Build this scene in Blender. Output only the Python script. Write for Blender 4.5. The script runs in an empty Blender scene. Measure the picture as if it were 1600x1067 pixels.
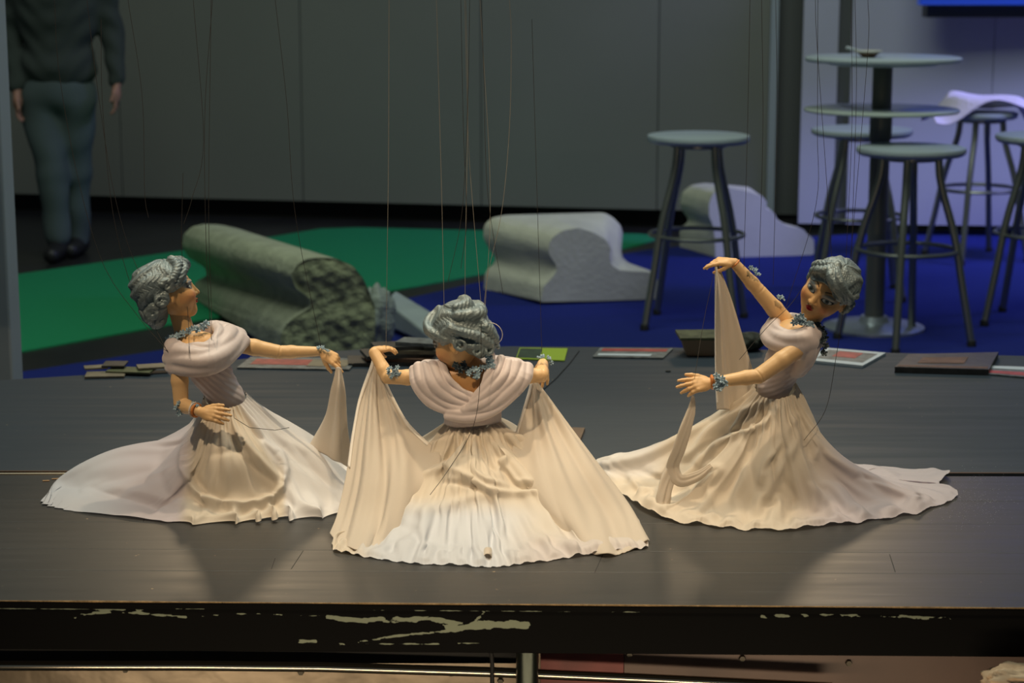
import bpy, bmesh, math, random
import numpy as np
from mathutils import Vector, Matrix

random.seed(4)
rng = np.random.default_rng(7)
SC = bpy.context.scene
COL = SC.collection

# ------------------------------------------------------------------ camera
F = 3080.0                       # focal length in pixels of a 1600 px wide frame
PITCH = math.radians(11.0)
CH = 1.40                        # camera height
cam_d = bpy.data.cameras.new('camera')
cam = bpy.data.objects.new('camera', cam_d)
COL.objects.link(cam)
cam.location = (0, 0, CH)
cam.rotation_euler = (math.radians(90) - PITCH, 0, 0)
cam_d.sensor_width = 36.0
cam_d.lens = 36.0 * F / 1600.0
cam_d.clip_end = 60
cam_d.dof.use_dof = True
cam_d.dof.focus_distance = 3.22
cam_d.dof.aperture_fstop = 6.6
SC.camera = cam

# ------------------------------------------------------------------ view, world, large lights
SC.view_settings.view_transform = 'Standard'
SC.view_settings.look = 'None'
SC.view_settings.exposure = 0.0
SC.view_settings.gamma = 1.0
SC.view_settings.use_curve_mapping = False

W = bpy.data.worlds.new('hall_ambient')
SC.world = W
W.use_nodes = True
W.node_tree.nodes['Background'].inputs[0].default_value = (0.55, 0.66, 0.72, 1)
W.node_tree.nodes['Background'].inputs[1].default_value = 0.065


def area(name, loc, aim, size, power, color, size_y=None, spread=180):
    d = bpy.data.lights.new(name, 'AREA')
    d.shape = 'RECTANGLE'
    d.size = size
    d.size_y = size_y or size
    d.energy = power
    d.color = color
    d.spread = math.radians(spread)
    o = bpy.data.objects.new(name, d)
    COL.objects.link(o)
    o.location = loc
    v = Vector(aim) - Vector(loc)
    o.rotation_euler = v.to_track_quat('-Z', 'Y').to_euler()
    return o


def spot(name, loc, aim, angle, power, color, blend=0.5, radius=0.08):
    d = bpy.data.lights.new(name, 'SPOT')
    d.energy = power
    d.color = color
    d.spot_size = math.radians(angle)
    d.spot_blend = blend
    d.shadow_soft_size = radius
    o = bpy.data.objects.new(name, d)
    COL.objects.link(o)
    o.location = loc
    v = Vector(aim) - Vector(loc)
    o.rotation_euler = v.to_track_quat('-Z', 'Y').to_euler()
    return o


WARM = (1.0, 0.75, 0.47)
spot('stage_spot_left', (-1.5, 1.4, 4.0), (-0.25, 3.22, 0.55), 22, 300, WARM, 0.9, 0.06)
spot('stage_spot_right', (1.3, 1.5, 4.1), (0.30, 3.22, 0.55), 22, 265, WARM, 0.9, 0.06)
spot('stage_spot_top', (0.1, 3.95, 4.3), (0.0, 3.12, 0.55), 30, 245, WARM, 1.0, 0.06)
area('truss_lamp_left', (-1.15, 8.2, 2.25), (-0.3, 3.0, 0.5), 0.5, 1.0, WARM, 0.3, 60)
area('truss_lamp_right', (1.25, 8.2, 2.25), (0.4, 3.0, 0.5), 0.5, 1.0, WARM, 0.3, 60)
area('hall_top_light', (0, 4.8, 5.5), (0, 5.8, 0), 5.0, 165, (0.90, 1.0, 0.88), 3.0)
spot('blue_stage_spot', (4.4, 8.0, 3.2), (2.35, 9.2, 0.7), 24, 60, (0.36, 0.30, 1.0), 0.6, 0.08)
area('under_stage_fill', (0.0, 2.25, 0.12), (0.0, 2.93, 0.32), 1.6, 3.6, (1.0, 0.78, 0.52), 0.06)  # added fill, out of view, brightens the panel under the stage front
area('blue_event_light', (4.6, 8.4, 3.2), (2.5, 10.2, 0.3), 1.2, 52, (0.36, 0.36, 1.0), None, 100)


# ------------------------------------------------------------------ pixels to points
CP, SP = math.cos(PITCH), math.sin(PITCH)


def ray(px, py):
    x = (px - 800.0) / F
    y = -(py - 533.5) / F
    return np.array([x, CP + y * SP, -SP + y * CP])


def PY(px, py, Y):
    d = ray(px, py)
    return np.array([0, 0, CH]) + d * (Y / d[1])


def PZ(px, py, z):
    d = ray(px, py)
    return np.array([0, 0, CH]) + d * ((z - CH) / d[2])


STAGE = 0.50


def H(px, py, up=0.003):
    return PZ(px, py, STAGE + up)


def FL(px, py, up=0.0):
    return PZ(px, py, up)


def to_px(P):
    P = np.asarray(P, float)
    rel = P - np.array([0, 0, CH])
    f = rel[..., 1] * CP - rel[..., 2] * SP
    u = rel[..., 1] * SP + rel[..., 2] * CP
    return 800 + F * rel[..., 0] / f, 533.5 - F * u / f


# ------------------------------------------------------------------ materials
def mat(name, color=(0.5, 0.5, 0.5), rough=0.5, metal=0.0, vcol=False, bump=None, vary=None, transl=0.0,
        sheen=0.0, spec=0.5, coat=0.0, emit=None, aniso=None, alpha=None):
    """procedural material; bump=(scale, strength, detail); vary=(scale, amount)"""
    m = bpy.data.materials.new(name)
    m.use_nodes = True
    nt = m.node_tree
    N, L = nt.nodes, nt.links
    b = N['Principled BSDF']
    b.inputs['Roughness'].default_value = rough
    b.inputs['Metallic'].default_value = metal
    b.inputs['Specular IOR Level'].default_value = spec
    b.inputs['Sheen Weight'].default_value = sheen
    b.inputs['Coat Weight'].default_value = coat
    tc = N.new('ShaderNodeTexCoord')
    if vcol:
        a = N.new('ShaderNodeAttribute')
        a.attribute_name = 'Col'
        src = a.outputs['Color']
    else:
        r = N.new('ShaderNodeRGB')
        r.outputs[0].default_value = (*color, 1)
        src = r.outputs[0]
    if vary:
        n = N.new('ShaderNodeTexNoise')
        n.inputs['Scale'].default_value = vary[0]
        n.inputs['Detail'].default_value = 6
        L.new(tc.outputs['Object'], n.inputs['Vector'])
        mr = N.new('ShaderNodeMapRange')
        mr.inputs['From Min'].default_value = 0.25
        mr.inputs['From Max'].default_value = 0.75
        mr.inputs['To Min'].default_value = 1 - vary[1]
        mr.inputs['To Max'].default_value = 1 + vary[1]
        L.new(n.outputs['Fac'], mr.inputs['Value'])
        mx = N.new('ShaderNodeMix')
        mx.data_type = 'RGBA'
        mx.blend_type = 'MULTIPLY'
        mx.inputs['Factor'].default_value = 1
        L.new(src, mx.inputs['A'])
        L.new(mr.outputs['Result'], mx.inputs['B'])
        src = mx.outputs['Result']
    L.new(src, b.inputs['Base Color'])
    bn = None
    if bump:
        n = N.new('ShaderNodeTexNoise')
        n.inputs['Scale'].default_value = bump[0]
        n.inputs['Detail'].default_value = bump[2] if len(bump) > 2 else 4
        mp = N.new('ShaderNodeMapping')
        if aniso:
            mp.inputs['Scale'].default_value = aniso
        L.new(tc.outputs['Object'], mp.inputs['Vector'])
        L.new(mp.outputs[0], n.inputs['Vector'])
        bn = N.new('ShaderNodeBump')
        bn.inputs['Strength'].default_value = bump[1]
        bn.inputs['Distance'].default_value = 0.01
        L.new(n.outputs['Fac'], bn.inputs['Height'])
        L.new(bn.outputs[0], b.inputs['Normal'])
    if emit:
        b.inputs['Emission Color'].default_value = (*emit[:3], 1)
        b.inputs['Emission Strength'].default_value = emit[3]
    out = N['Material Output']
    if transl:
        t = N.new('ShaderNodeBsdfTranslucent')
        L.new(src, t.inputs['Color'])
        if bn:
            L.new(bn.outputs[0], t.inputs['Normal'])
        ms = N.new('ShaderNodeMixShader')
        ms.inputs[0].default_value = transl
        L.new(b.outputs[0], ms.inputs[1])
        L.new(t.outputs[0], ms.inputs[2])
        L.new(ms.outputs[0], out.inputs['Surface'])
        if alpha:
            tr = N.new('ShaderNodeBsdfTransparent')
            m2 = N.new('ShaderNodeMixShader')
            m2.inputs[0].default_value = alpha
            L.new(tr.outputs[0], m2.inputs[1])
            L.new(ms.outputs[0], m2.inputs[2])
            L.new(m2.outputs[0], out.inputs['Surface'])
    return m


# ------------------------------------------------------------------ object helpers
def tag(o, label=None, category=None, group=None, kind=None):
    if label:
        o['label'] = label
    if category:
        o['category'] = category
    if group:
        o['group'] = group
    if kind:
        o['kind'] = kind
    return o


def empty(name, loc, label, category, group=None):
    o = bpy.data.objects.new(name, None)
    o.empty_display_size = 0.05
    o.location = loc
    COL.objects.link(o)
    return tag(o, label, category, group)


def mesh_obj(name, verts, faces, material, parent=None, smooth=True, colors=None, solid=0.0, bevel=0.0):
    me = bpy.data.meshes.new(name)
    if isinstance(faces, np.ndarray):
        verts = np.asarray(verts, np.float32)
        k = faces.shape[1]
        me.vertices.add(len(verts))
        me.vertices.foreach_set('co', verts.ravel())
        me.loops.add(faces.size)
        me.loops.foreach_set('vertex_index', faces.ravel().astype(np.int32))
        me.polygons.add(len(faces))
        me.polygons.foreach_set('loop_start', np.arange(0, faces.size, k, dtype=np.int32))
        me.polygons.foreach_set('loop_total', np.full(len(faces), k, np.int32))
        me.update(calc_edges=True)
        me.validate()
    else:
        me.from_pydata([tuple(map(float, v)) for v in verts], [], [tuple(f) for f in faces])
    me.update()
    if smooth:
        me.polygons.foreach_set('use_smooth', [True] * len(me.polygons))
    if colors is not None:
        at = me.color_attributes.new('Col', 'FLOAT_COLOR', 'POINT')
        c = np.ones((len(me.vertices), 4), np.float32)
        c[:, :3] = colors
        at.data.foreach_set('color', c.ravel())
    if isinstance(material, (list, tuple)):
        for m_ in material:
            me.materials.append(m_)
    else:
        me.materials.append(material)
    o = bpy.data.objects.new(name, me)
    COL.objects.link(o)
    if bevel:
        bv = o.modifiers.new('bevel', 'BEVEL')
        bv.width = bevel
        bv.segments = 2
        bv.limit_method = 'ANGLE'
    if solid:
        so = o.modifiers.new('solid', 'SOLIDIFY')
        so.thickness = solid
        so.offset = 0
    if parent is not None:
        attach(o, parent)
    return o


def attach(o, parent):
    """parent keeping world place; parents here are Empties or untransformed meshes"""
    o.parent = parent
    M = Matrix.Translation(parent.location)
    if parent.parent is not None:
        M = Matrix.Translation(parent.parent.location) @ M if parent.type == 'EMPTY' else Matrix.Identity(4)
    if parent.type == 'MESH':
        # a mesh part is built in world coordinates under an Empty: its world matrix is identity
        M = Matrix.Identity(4)
    o.matrix_parent_inverse = M.inverted()


class MB:
    """collects boxes, tubes and lathes into one mesh"""
    def __init__(s):
        s.v, s.f = [], []

    def add(s, vs, fs):
        n = len(s.v)
        s.v += [tuple(map(float, v)) for v in vs]
        s.f += [tuple(i + n for i in f) for f in fs]

    def box(s, x0, x1, y0, y1, z0, z1):
        s.hexa([(x0, y0, z0), (x1, y0, z0), (x1, y1, z0), (x0, y1, z0)], [(x0, y0, z1), (x1, y0, z1), (x1, y1, z1), (x0, y1, z1)])

    def hexa(s, lo, hi):
        s.add(list(lo) + list(hi), [(3, 2, 1, 0), (4, 5, 6, 7), (0, 1, 5, 4), (1, 2, 6, 5), (2, 3, 7, 6), (3, 0, 4, 7)])

    def obox(s, c, dx, dy, dz, rz=0.0, rx=0.0):
        R = Matrix.Rotation(rz, 3, 'Z') @ Matrix.Rotation(rx, 3, 'X')
        P = []
        for z in (-dz / 2, dz / 2):
            for x, y in ((-dx / 2, -dy / 2), (dx / 2, -dy / 2), (dx / 2, dy / 2), (-dx / 2, dy / 2)):
                P.append(Vector(c) + R @ Vector((x, y, z)))
        s.hexa(P[:4], P[4:])

    def tube(s, pts, r, seg=10, cap=True):
        pts = [np.asarray(p, float) for p in pts]
        n = len(pts)
        rs = r if hasattr(r, '__len__') else [r] * n
        T = [pts[min(i + 1, n - 1)] - pts[max(i - 1, 0)] for i in range(n)]
        T = [t / (np.linalg.norm(t) + 1e-12) for t in T]
        a = np.array([0, 0, 1.0]) if abs(T[0][2]) < 0.9 else np.array([1.0, 0, 0])
        nrm = np.cross(T[0], a)
        nrm /= np.linalg.norm(nrm)
        vs = []
        for i in range(n):
            nrm = nrm - T[i] * nrm.dot(T[i])
            nrm /= np.linalg.norm(nrm) + 1e-12
            b = np.cross(T[i], nrm)
            for k in range(seg):
                t = 2 * math.pi * k / seg
                vs.append(pts[i] + rs[i] * (math.cos(t) * nrm + math.sin(t) * b))
        fs = [(i * seg + k, i * seg + (k + 1) % seg, (i + 1) * seg + (k + 1) % seg, (i + 1) * seg + k) for i in range(n - 1) for k in range(seg)]
        if cap:
            fs.append(tuple(range(seg - 1, -1, -1)))
            fs.append(tuple((n - 1) * seg + k for k in range(seg)))
        s.add(vs, fs)

    def ring(s, c, R, r, seg=40, k2=8):
        vs, fs = [], []
        for i in range(seg):
            a = 2 * math.pi * i / seg
            for k in range(k2):
                b = 2 * math.pi * k / k2
                q = R + r * math.cos(b)
                vs.append((c[0] + q * math.cos(a), c[1] + q * math.sin(a), c[2] + r * math.sin(b)))
        for i in range(seg):
            for k in range(k2):
                fs.append((i * k2 + k, ((i + 1) % seg) * k2 + k, ((i + 1) % seg) * k2 + (k + 1) % k2, i * k2 + (k + 1) % k2))
        s.add(vs, fs)

    def lathe(s, c, prof, seg=48):
        """prof: list of (radius, z) from bottom to top"""
        vs, fs = [], []
        n = len(prof)
        for (r, z) in prof:
            for k in range(seg):
                a = 2 * math.pi * k / seg
                vs.append((c[0] + r * math.cos(a), c[1] + r * math.sin(a), c[2] + z))
        for i in range(n - 1):
            for k in range(seg):
                fs.append((i * seg + k, i * seg + (k + 1) % seg, (i + 1) * seg + (k + 1) % seg, (i + 1) * seg + k))
        fs.append(tuple(range(seg - 1, -1, -1)))
        fs.append(tuple((n - 1) * seg + k for k in range(seg)))
        s.add(vs, fs)

    def obj(s, name, material, parent=None, smooth=False, bevel=0.0):
        o = mesh_obj(name, s.v, s.f, material, parent, smooth=smooth, bevel=bevel)
        if not smooth:
            return o
        try:
            o.data.set_sharp_from_angle(angle=math.radians(40))
        except Exception:
            pass
        return o


def catmull(P, n, closed=False):
    """resample polyline P (k,3) to n points, chord parametrised Catmull-Rom"""
    P = np.asarray(P, float)
    k = len(P)
    if k == 2 and not closed:
        t = np.linspace(0, 1, n)[:, None]
        return P[0] * (1 - t) + P[1] * t
    if closed:
        Q = np.vstack([P[-1], P, P[0], P[1]])
        m = k
        u = np.linspace(0, m, n, endpoint=False)
    else:
        Q = np.vstack([2 * P[0] - P[1], P, 2 * P[-1] - P[-2]])
        m = k - 1
        d = np.linalg.norm(np.diff(P, axis=0), axis=1) ** 0.8
        c = np.concatenate([[0], np.cumsum(d)])
        c /= c[-1]
        u = np.interp(np.linspace(0, 1, n), c, np.arange(k))
    i = np.minimum(u.astype(int), m - 1)
    f = (u - i)[:, None]
    p0, p1, p2, p3 = Q[i], Q[i + 1], Q[i + 2], Q[i + 3]
    return 0.5 * ((2 * p1) + (-p0 + p2) * f + (2 * p0 - 5 * p1 + 4 * p2 - p3) * f ** 2 + (-p0 + 3 * p1 - 3 * p2 + p3) * f ** 3)


# ------------------------------------------------------------------ signed distance sculpting
def unit(v):
    v = np.asarray(v, float)
    return v / (np.linalg.norm(v) + 1e-12)


def smin(a, b, k):
    h = np.clip(0.5 + 0.5 * (b - a) / k, 0, 1)
    return b + (a - b) * h - k * h * (1 - h)


def smax(a, b, k):
    return -smin(-a, -b, k)


def ell(P, c, r):
    c = np.asarray(c, np.float32)
    r = np.asarray(r, np.float32)
    q = (P - c) / r
    k0 = np.sqrt((q * q).sum(1)) + 1e-9
    q2 = q / r
    k1 = np.sqrt((q2 * q2).sum(1)) + 1e-9
    return k0 * (k0 - 1) / k1


def ellR(P, c, r, R):
    """ellipsoid with axes = columns of R"""
    c = np.asarray(c, np.float32)
    return ell((P - c) @ np.asarray(R, np.float32), (0, 0, 0), r)


def cone(P, a, b, r1, r2):
    a = np.asarray(a, np.float32)
    b = np.asarray(b, np.float32)
    ba = b - a
    pa = P - a
    h = np.clip(pa @ ba / max(float(ba @ ba), 1e-12), 0, 1)
    q = pa - h[:, None] * ba
    return np.sqrt((q * q).sum(1)) - (r1 + (r2 - r1) * h)


def polytube(P, pts, rs, k=None):
    pts = np.asarray(pts, float)
    d = None
    for i in range(len(pts) - 1):
        e = cone(P, pts[i], pts[i + 1], rs[i], rs[i + 1])
        d = e if d is None else (np.minimum(d, e) if k is None else smin(d, e, k))
    return d


def surface(func, lo, hi, cell):
    """naive surface nets of func(P)->d over a box; only blocks near the surface are sampled finely"""
    lo = np.asarray(lo, float)
    hi = np.asarray(hi, float)
    B = 5
    nb = np.ceil((hi - lo) / (cell * B)).astype(int) + 1
    n = nb * B + 1
    cc = [lo[i] + (np.arange(nb[i]) + 0.5) * cell * B for i in range(3)]
    G = np.stack(np.meshgrid(*cc, indexing='ij'), -1).reshape(-1, 3).astype(np.float32)
    dc = func(G)
    near = np.abs(dc) < cell * B * 1.15 + 0.0015
    D = np.repeat(np.repeat(np.repeat(dc.reshape(nb), B, 0), B, 1), B, 2)
    D = np.pad(D, ((0, 1), (0, 1), (0, 1)), mode='edge').astype(np.float32)
    near = near.reshape(nb)
    M = np.repeat(np.repeat(np.repeat(near, B, 0), B, 1), B, 2)
    M = np.pad(M, ((0, 1), (0, 1), (0, 1)), mode='edge')
    M2 = M.copy()
    for ax in range(3):
        M2 |= np.roll(M, 1, ax)
    idx = np.argwhere(M2)
    vals = np.empty(len(idx), np.float32)
    CHK = 400000
    for s in range(0, len(idx), CHK):
        p = (lo + idx[s:s + CHK] * cell).astype(np.float32)
        vals[s:s + CHK] = func(p)
    D[M2] = vals
    S = D < 0
    # cells with mixed corners
    cnt = np.zeros((n[0] - 1, n[1] - 1, n[2] - 1), np.int8)
    for dx in (0, 1):
        for dy in (0, 1):
            for dz in (0, 1):
                cnt += S[dx:n[0] - 1 + dx, dy:n[1] - 1 + dy, dz:n[2] - 1 + dz]
    act = (cnt > 0) & (cnt < 8)
    ci = np.argwhere(act)
    vid = -np.ones(act.shape, np.int64)
    vid[act] = np.arange(len(ci))
    acc = np.zeros((len(ci), 3))
    num = np.zeros(len(ci))
    cor = [(dx, dy, dz) for dx in (0, 1) for dy in (0, 1) for dz in (0, 1)]
    cd = {c: D[ci[:, 0] + c[0], ci[:, 1] + c[1], ci[:, 2] + c[2]] for c in cor}
    for a in cor:
        for ax in range(3):
            if a[ax] == 1:
                continue
            b = list(a)
            b[ax] = 1
            b = tuple(b)
            da, db = cd[a], cd[b]
            x = (da < 0) != (db < 0)
            t = np.where(x, da / np.where(x, da - db, 1), 0)
            p = np.array(a, float)[None] + np.zeros((len(ci), 3))
            p[:, ax] += t
            acc[x] += p[x]
            num[x] += 1
    V = lo + (ci + acc / np.maximum(num, 1)[:, None]) * cell
    faces = []
    for ax in range(3):
        u, w = (ax + 1) % 3, (ax + 2) % 3
        sl0 = [slice(None)] * 3
        sl1 = [slice(None)] * 3
        sl0[ax] = slice(0, n[ax] - 1)
        sl1[ax] = slice(1, n[ax])
        ch = S[tuple(sl0)] != S[tuple(sl1)]
        e = np.argwhere(ch)
        ok = (e[:, u] > 0) & (e[:, w] > 0) & (e[:, u] < n[u] - 1) & (e[:, w] < n[w] - 1)
        e = e[ok]
        s0 = S[e[:, 0], e[:, 1], e[:, 2]]
        q = []
        for (a_, b_) in ((0, 0), (1, 0), (1, 1), (0, 1)):
            c = e.copy()
            c[:, u] -= a_
            c[:, w] -= b_
            q.append(vid[c[:, 0], c[:, 1], c[:, 2]])
        q = np.stack(q, 1)
        q[~s0] = q[~s0][:, ::-1]
        q = q[(q >= 0).all(1)]
        faces.append(q)
    return V, np.vstack(faces)


def sculpt(name, func, lo, hi, cell, material, parent=None, color=None):
    V, Fc = surface(func, lo, hi, cell)
    c = None
    if color is not None:
        c = color(V)
    return mesh_obj(name, V, Fc, material, parent, colors=c)


def bounds(pts, pad):
    pts = np.asarray(pts, float)
    return pts.min(0) - pad, pts.max(0) + pad


def srgb(r, g, b):
    f = lambda c: (c / 255 / 12.92) if c / 255 <= 0.04045 else ((c / 255 + 0.055) / 1.055) ** 2.4
    return (f(r), f(g), f(b))
# ================================================================== materials of the hall
M_wall = mat('grey_partition', (0.19, 0.20, 0.165), 0.55, vary=(1.5, 0.05))
M_wall_r = mat('white_partition', (0.50, 0.52, 0.60), 0.6, vary=(1.5, 0.04))
M_post = mat('light_post', (0.36, 0.42, 0.46), 0.45)
M_dark = mat('black_recess', (0.006, 0.006, 0.006), 0.7)
M_darkpanel = mat('dark_partition', (0.09, 0.10, 0.09), 0.5)
M_floor = mat('dark_hall_floor', (0.020, 0.020, 0.019), 0.35, bump=(30, 0.15), vary=(3, 0.3))
M_green = mat('green_carpet', (0.03, 0.34, 0.14), 0.95, bump=(900, 0.6), vary=(260, 0.12), spec=0.1)
M_blue = mat('blue_carpet', (0.024, 0.038, 0.23), 0.95, bump=(900, 0.6), vary=(200, 0.18), spec=0.1)
M_stone = mat('pale_foam_stone', (0.66, 0.66, 0.52), 0.85, bump=(60, 0.5, 8), vary=(9, 0.10))
M_stoneg = mat('weathered_foam_stone', (0.42, 0.45, 0.30), 0.9, bump=(50, 0.8, 8), vary=(12, 0.22))
M_rough = mat('broken_foam_face', (0.26, 0.29, 0.17), 0.95, bump=(90, 1.0, 10), vary=(40, 0.22))
M_metal = mat('brushed_tube', (0.30, 0.32, 0.27), 0.34, 0.9)
M_seat = mat('grey_laminate', (0.42, 0.50, 0.50), 0.35)
M_glass = mat('frosted_disc', (0.45, 0.52, 0.46), 0.25)
M_col = mat('dark_column', (0.13, 0.14, 0.12), 0.4, 0.3)
M_base = mat('steel_base', (0.45, 0.50, 0.52), 0.28, 0.7)

# ------------------------------------------------------------------ floor and carpets
b = MB(); b.box(-4.5, 5.5, -0.5, 13.0, -0.05, 0.0)
tag(b.obj('floor', M_floor), kind='structure')


def carpet(name, pix, m, h, label):
    P = [FL(x, y, 0.0) for x, y in pix]
    n = len(P)
    lo = [(p[0], p[1], 0.0) for p in P]
    hi = [(p[0], p[1], h) for p in P]
    fs = [tuple(range(n, 2 * n)), tuple(range(n - 1, -1, -1))] + [(i, (i + 1) % n, n + (i + 1) % n, n + i) for i in range(n)]
    o = mesh_obj(name, lo + hi, fs, m, smooth=False)
    # force normals outward
    bm = bmesh.new(); bm.from_mesh(o.data); bmesh.ops.recalc_face_normals(bm, faces=bm.faces); bm.to_mesh(o.data); bm.free()
    return tag(o, label, 'carpet')


carpet('floor_carpet', [(-120, 600), (22, 553), (250, 511), (420, 486), (600, 458), (745, 431), (880, 408), (1000, 384), (1035, 371), (1000, 367), (770, 362),
                        (560, 357), (500, 359), (440, 369), (280, 394), (140, 414), (22, 431), (-120, 455)], M_green, 0.006,
       'bright green carpet strip running behind the broken stone pieces')
carpet('floor_carpet', [(-160, 680), (-60, 596), (60, 579), (270, 546), (430, 515), (610, 474), (760, 440), (880, 416), (1010, 392), (1120, 380),
                        (1270, 371), (1420, 362), (1780, 356), (1850, 420), (1900, 700)], M_blue, 0.005,
       'deep blue carpet under the bar stools and round table')

# ------------------------------------------------------------------ walls
YW = 11.3


def wall_panel(name, x0p, x1p, ybase0, ybase1, m, h=3.4, lift=0.10, th=0.05):
    """panel whose lower edge follows pixels (x0p,ybase0)-(x1p,ybase1) at height lift"""
    a, c = PZ(x0p, ybase0, lift), PZ(x1p, ybase1, lift)
    d = unit(c - a)
    nrm = np.array([-d[1], d[0], 0]) * th
    bb = MB()
    lo = [a, c, c + nrm, a + nrm]
    bb.hexa(lo, [p + np.array([0, 0, h]) for p in lo])
    return bb.obj(name, m)


def wy(x):      # lower edge of the grey wall
    return 302 + (x - 0) * 30.0 / 1197


seams = [-420, -120, 192, 474, 752, 1026, 1197]
pr = empty('wall_back', (0, YW, 0), None, None); tag(pr, kind='structure')
for i in range(len(seams) - 1):
    o = wall_panel('wall_panel', seams[i] + 0.8, seams[i + 1] - 0.8, wy(seams[i]), wy(seams[i + 1]), M_wall)
    attach(o, pr)
# dark plinth behind the gap
a, c = PZ(-420, wy(-420), 0.10), PZ(1250, wy(1250), 0.10)
bb = MB(); bb.hexa([(a[0], a[1] + 0.12, 0), (c[0], c[1] + 0.12, 0), (c[0], c[1] + 0.2, 0), (a[0], a[1] + 0.2, 0)],
                   [(a[0], a[1] + 0.12, 0.2), (c[0], c[1] + 0.12, 0.2), (c[0], c[1] + 0.2, 0.2), (a[0], a[1] + 0.2, 0.2)])
tag(bb.obj('baseboard_back', M_dark), kind='structure')
# rail and recess between the two walls
o = wall_panel('trim_1', 1197, 1209, 338, 338, M_post, lift=0.08); tag(o, kind='structure')
o = wall_panel('wall_recess', 1207, 1262, 336, 337, M_darkpanel, lift=0.08, th=0.04)
o.location.y = 0.03; tag(o, kind='structure')
# right wall: paler, nearer
pr = empty('wall_right', (3.0, 10.4, 0), None, None); tag(pr, kind='structure')
xs = [1247, 1302, 1322, 1541, 1860]
for i in range(4):
    o = wall_panel('wall_panel', xs[i], xs[i + 1] - 1, 349 + (xs[i] - 1245) * 0.012, 349 + (xs[i + 1] - 1245) * 0.012, M_darkpanel if i == 1 else M_wall_r, lift=0.06)
    if i == 1:
        o.location.y = 0.02
    attach(o, pr)
a, c = PZ(1247, 352, 0.0), PZ(1860, 360, 0.0)
bb = MB(); bb.hexa([(a[0], a[1] + 0.20, 0), (c[0], c[1] + 0.2, 0), (c[0], c[1] + 0.3, 0), (a[0], a[1] + 0.3, 0)],
                   [(a[0], a[1] + 0.2, 0.12), (c[0], c[1] + 0.2, 0.12), (c[0], c[1] + 0.3, 0.12), (a[0], a[1] + 0.3, 0.12)])
tag(bb.obj('baseboard_right', M_dark), kind='structure')
# vertical rail on the right wall (seam at x=1541)
o = wall_panel('trim_2', 1537, 1548, 352, 352, M_darkpanel, lift=0.05, th=0.02); o.location.y = -0.07; tag(o, kind='structure')

# screen at the top right
M_screen = mat('blue_screen', (0.01, 0.03, 0.25), 0.3, emit=(0.02, 0.08, 0.55, 0.35))
M_frame = mat('dark_bezel', (0.03, 0.035, 0.03), 0.5)
sc = empty('wall_screen', PY(1560, 5, 9.72), 'blue display panel with grey lower frame at the top right of the pale wall', 'screen')
p0, p1 = PY(1447, 27, 9.76), PY(1800, 27, 9.76)
t0 = PY(1447, -150, 9.76)
bb = MB(); bb.box(p0[0], p1[0], 9.74, 9.86, p0[2], t0[2]); bb.obj('screen_back', M_frame, sc)
p0 = PY(1436, 8, 9.68); p1 = PY(1800, 8, 9.68)
bb = MB(); bb.box(p0[0], p1[0], 9.66, 9.738, p0[2], t0[2] + .05); bb.obj('screen_face', M_screen, sc, bevel=0.006)

# near post at the left edge
a = PY(24, 590, 4.62); t_ = PY(8, 0, 4.62)
bb = MB()
zt = 2.2
lx = lambda z: a[0] - 0.0
bb.hexa([(a[0] - 0.12, 4.60, 0.0), (a[0] - 0.001, 4.60, 0.0), (a[0] - 0.001, 4.70, 0.0), (a[0] - 0.12, 4.70, 0.0)],
        [(a[0] - 0.14, 4.60, zt), (t_[0] - 0.018, 4.60, zt), (t_[0] - 0.018, 4.70, zt), (a[0] - 0.14, 4.70, zt)])
o = bb.obj('upright_post', M_post, bevel=0.006)
tag(o, 'pale blue-grey upright post at the left edge behind the stage', 'post')


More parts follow.
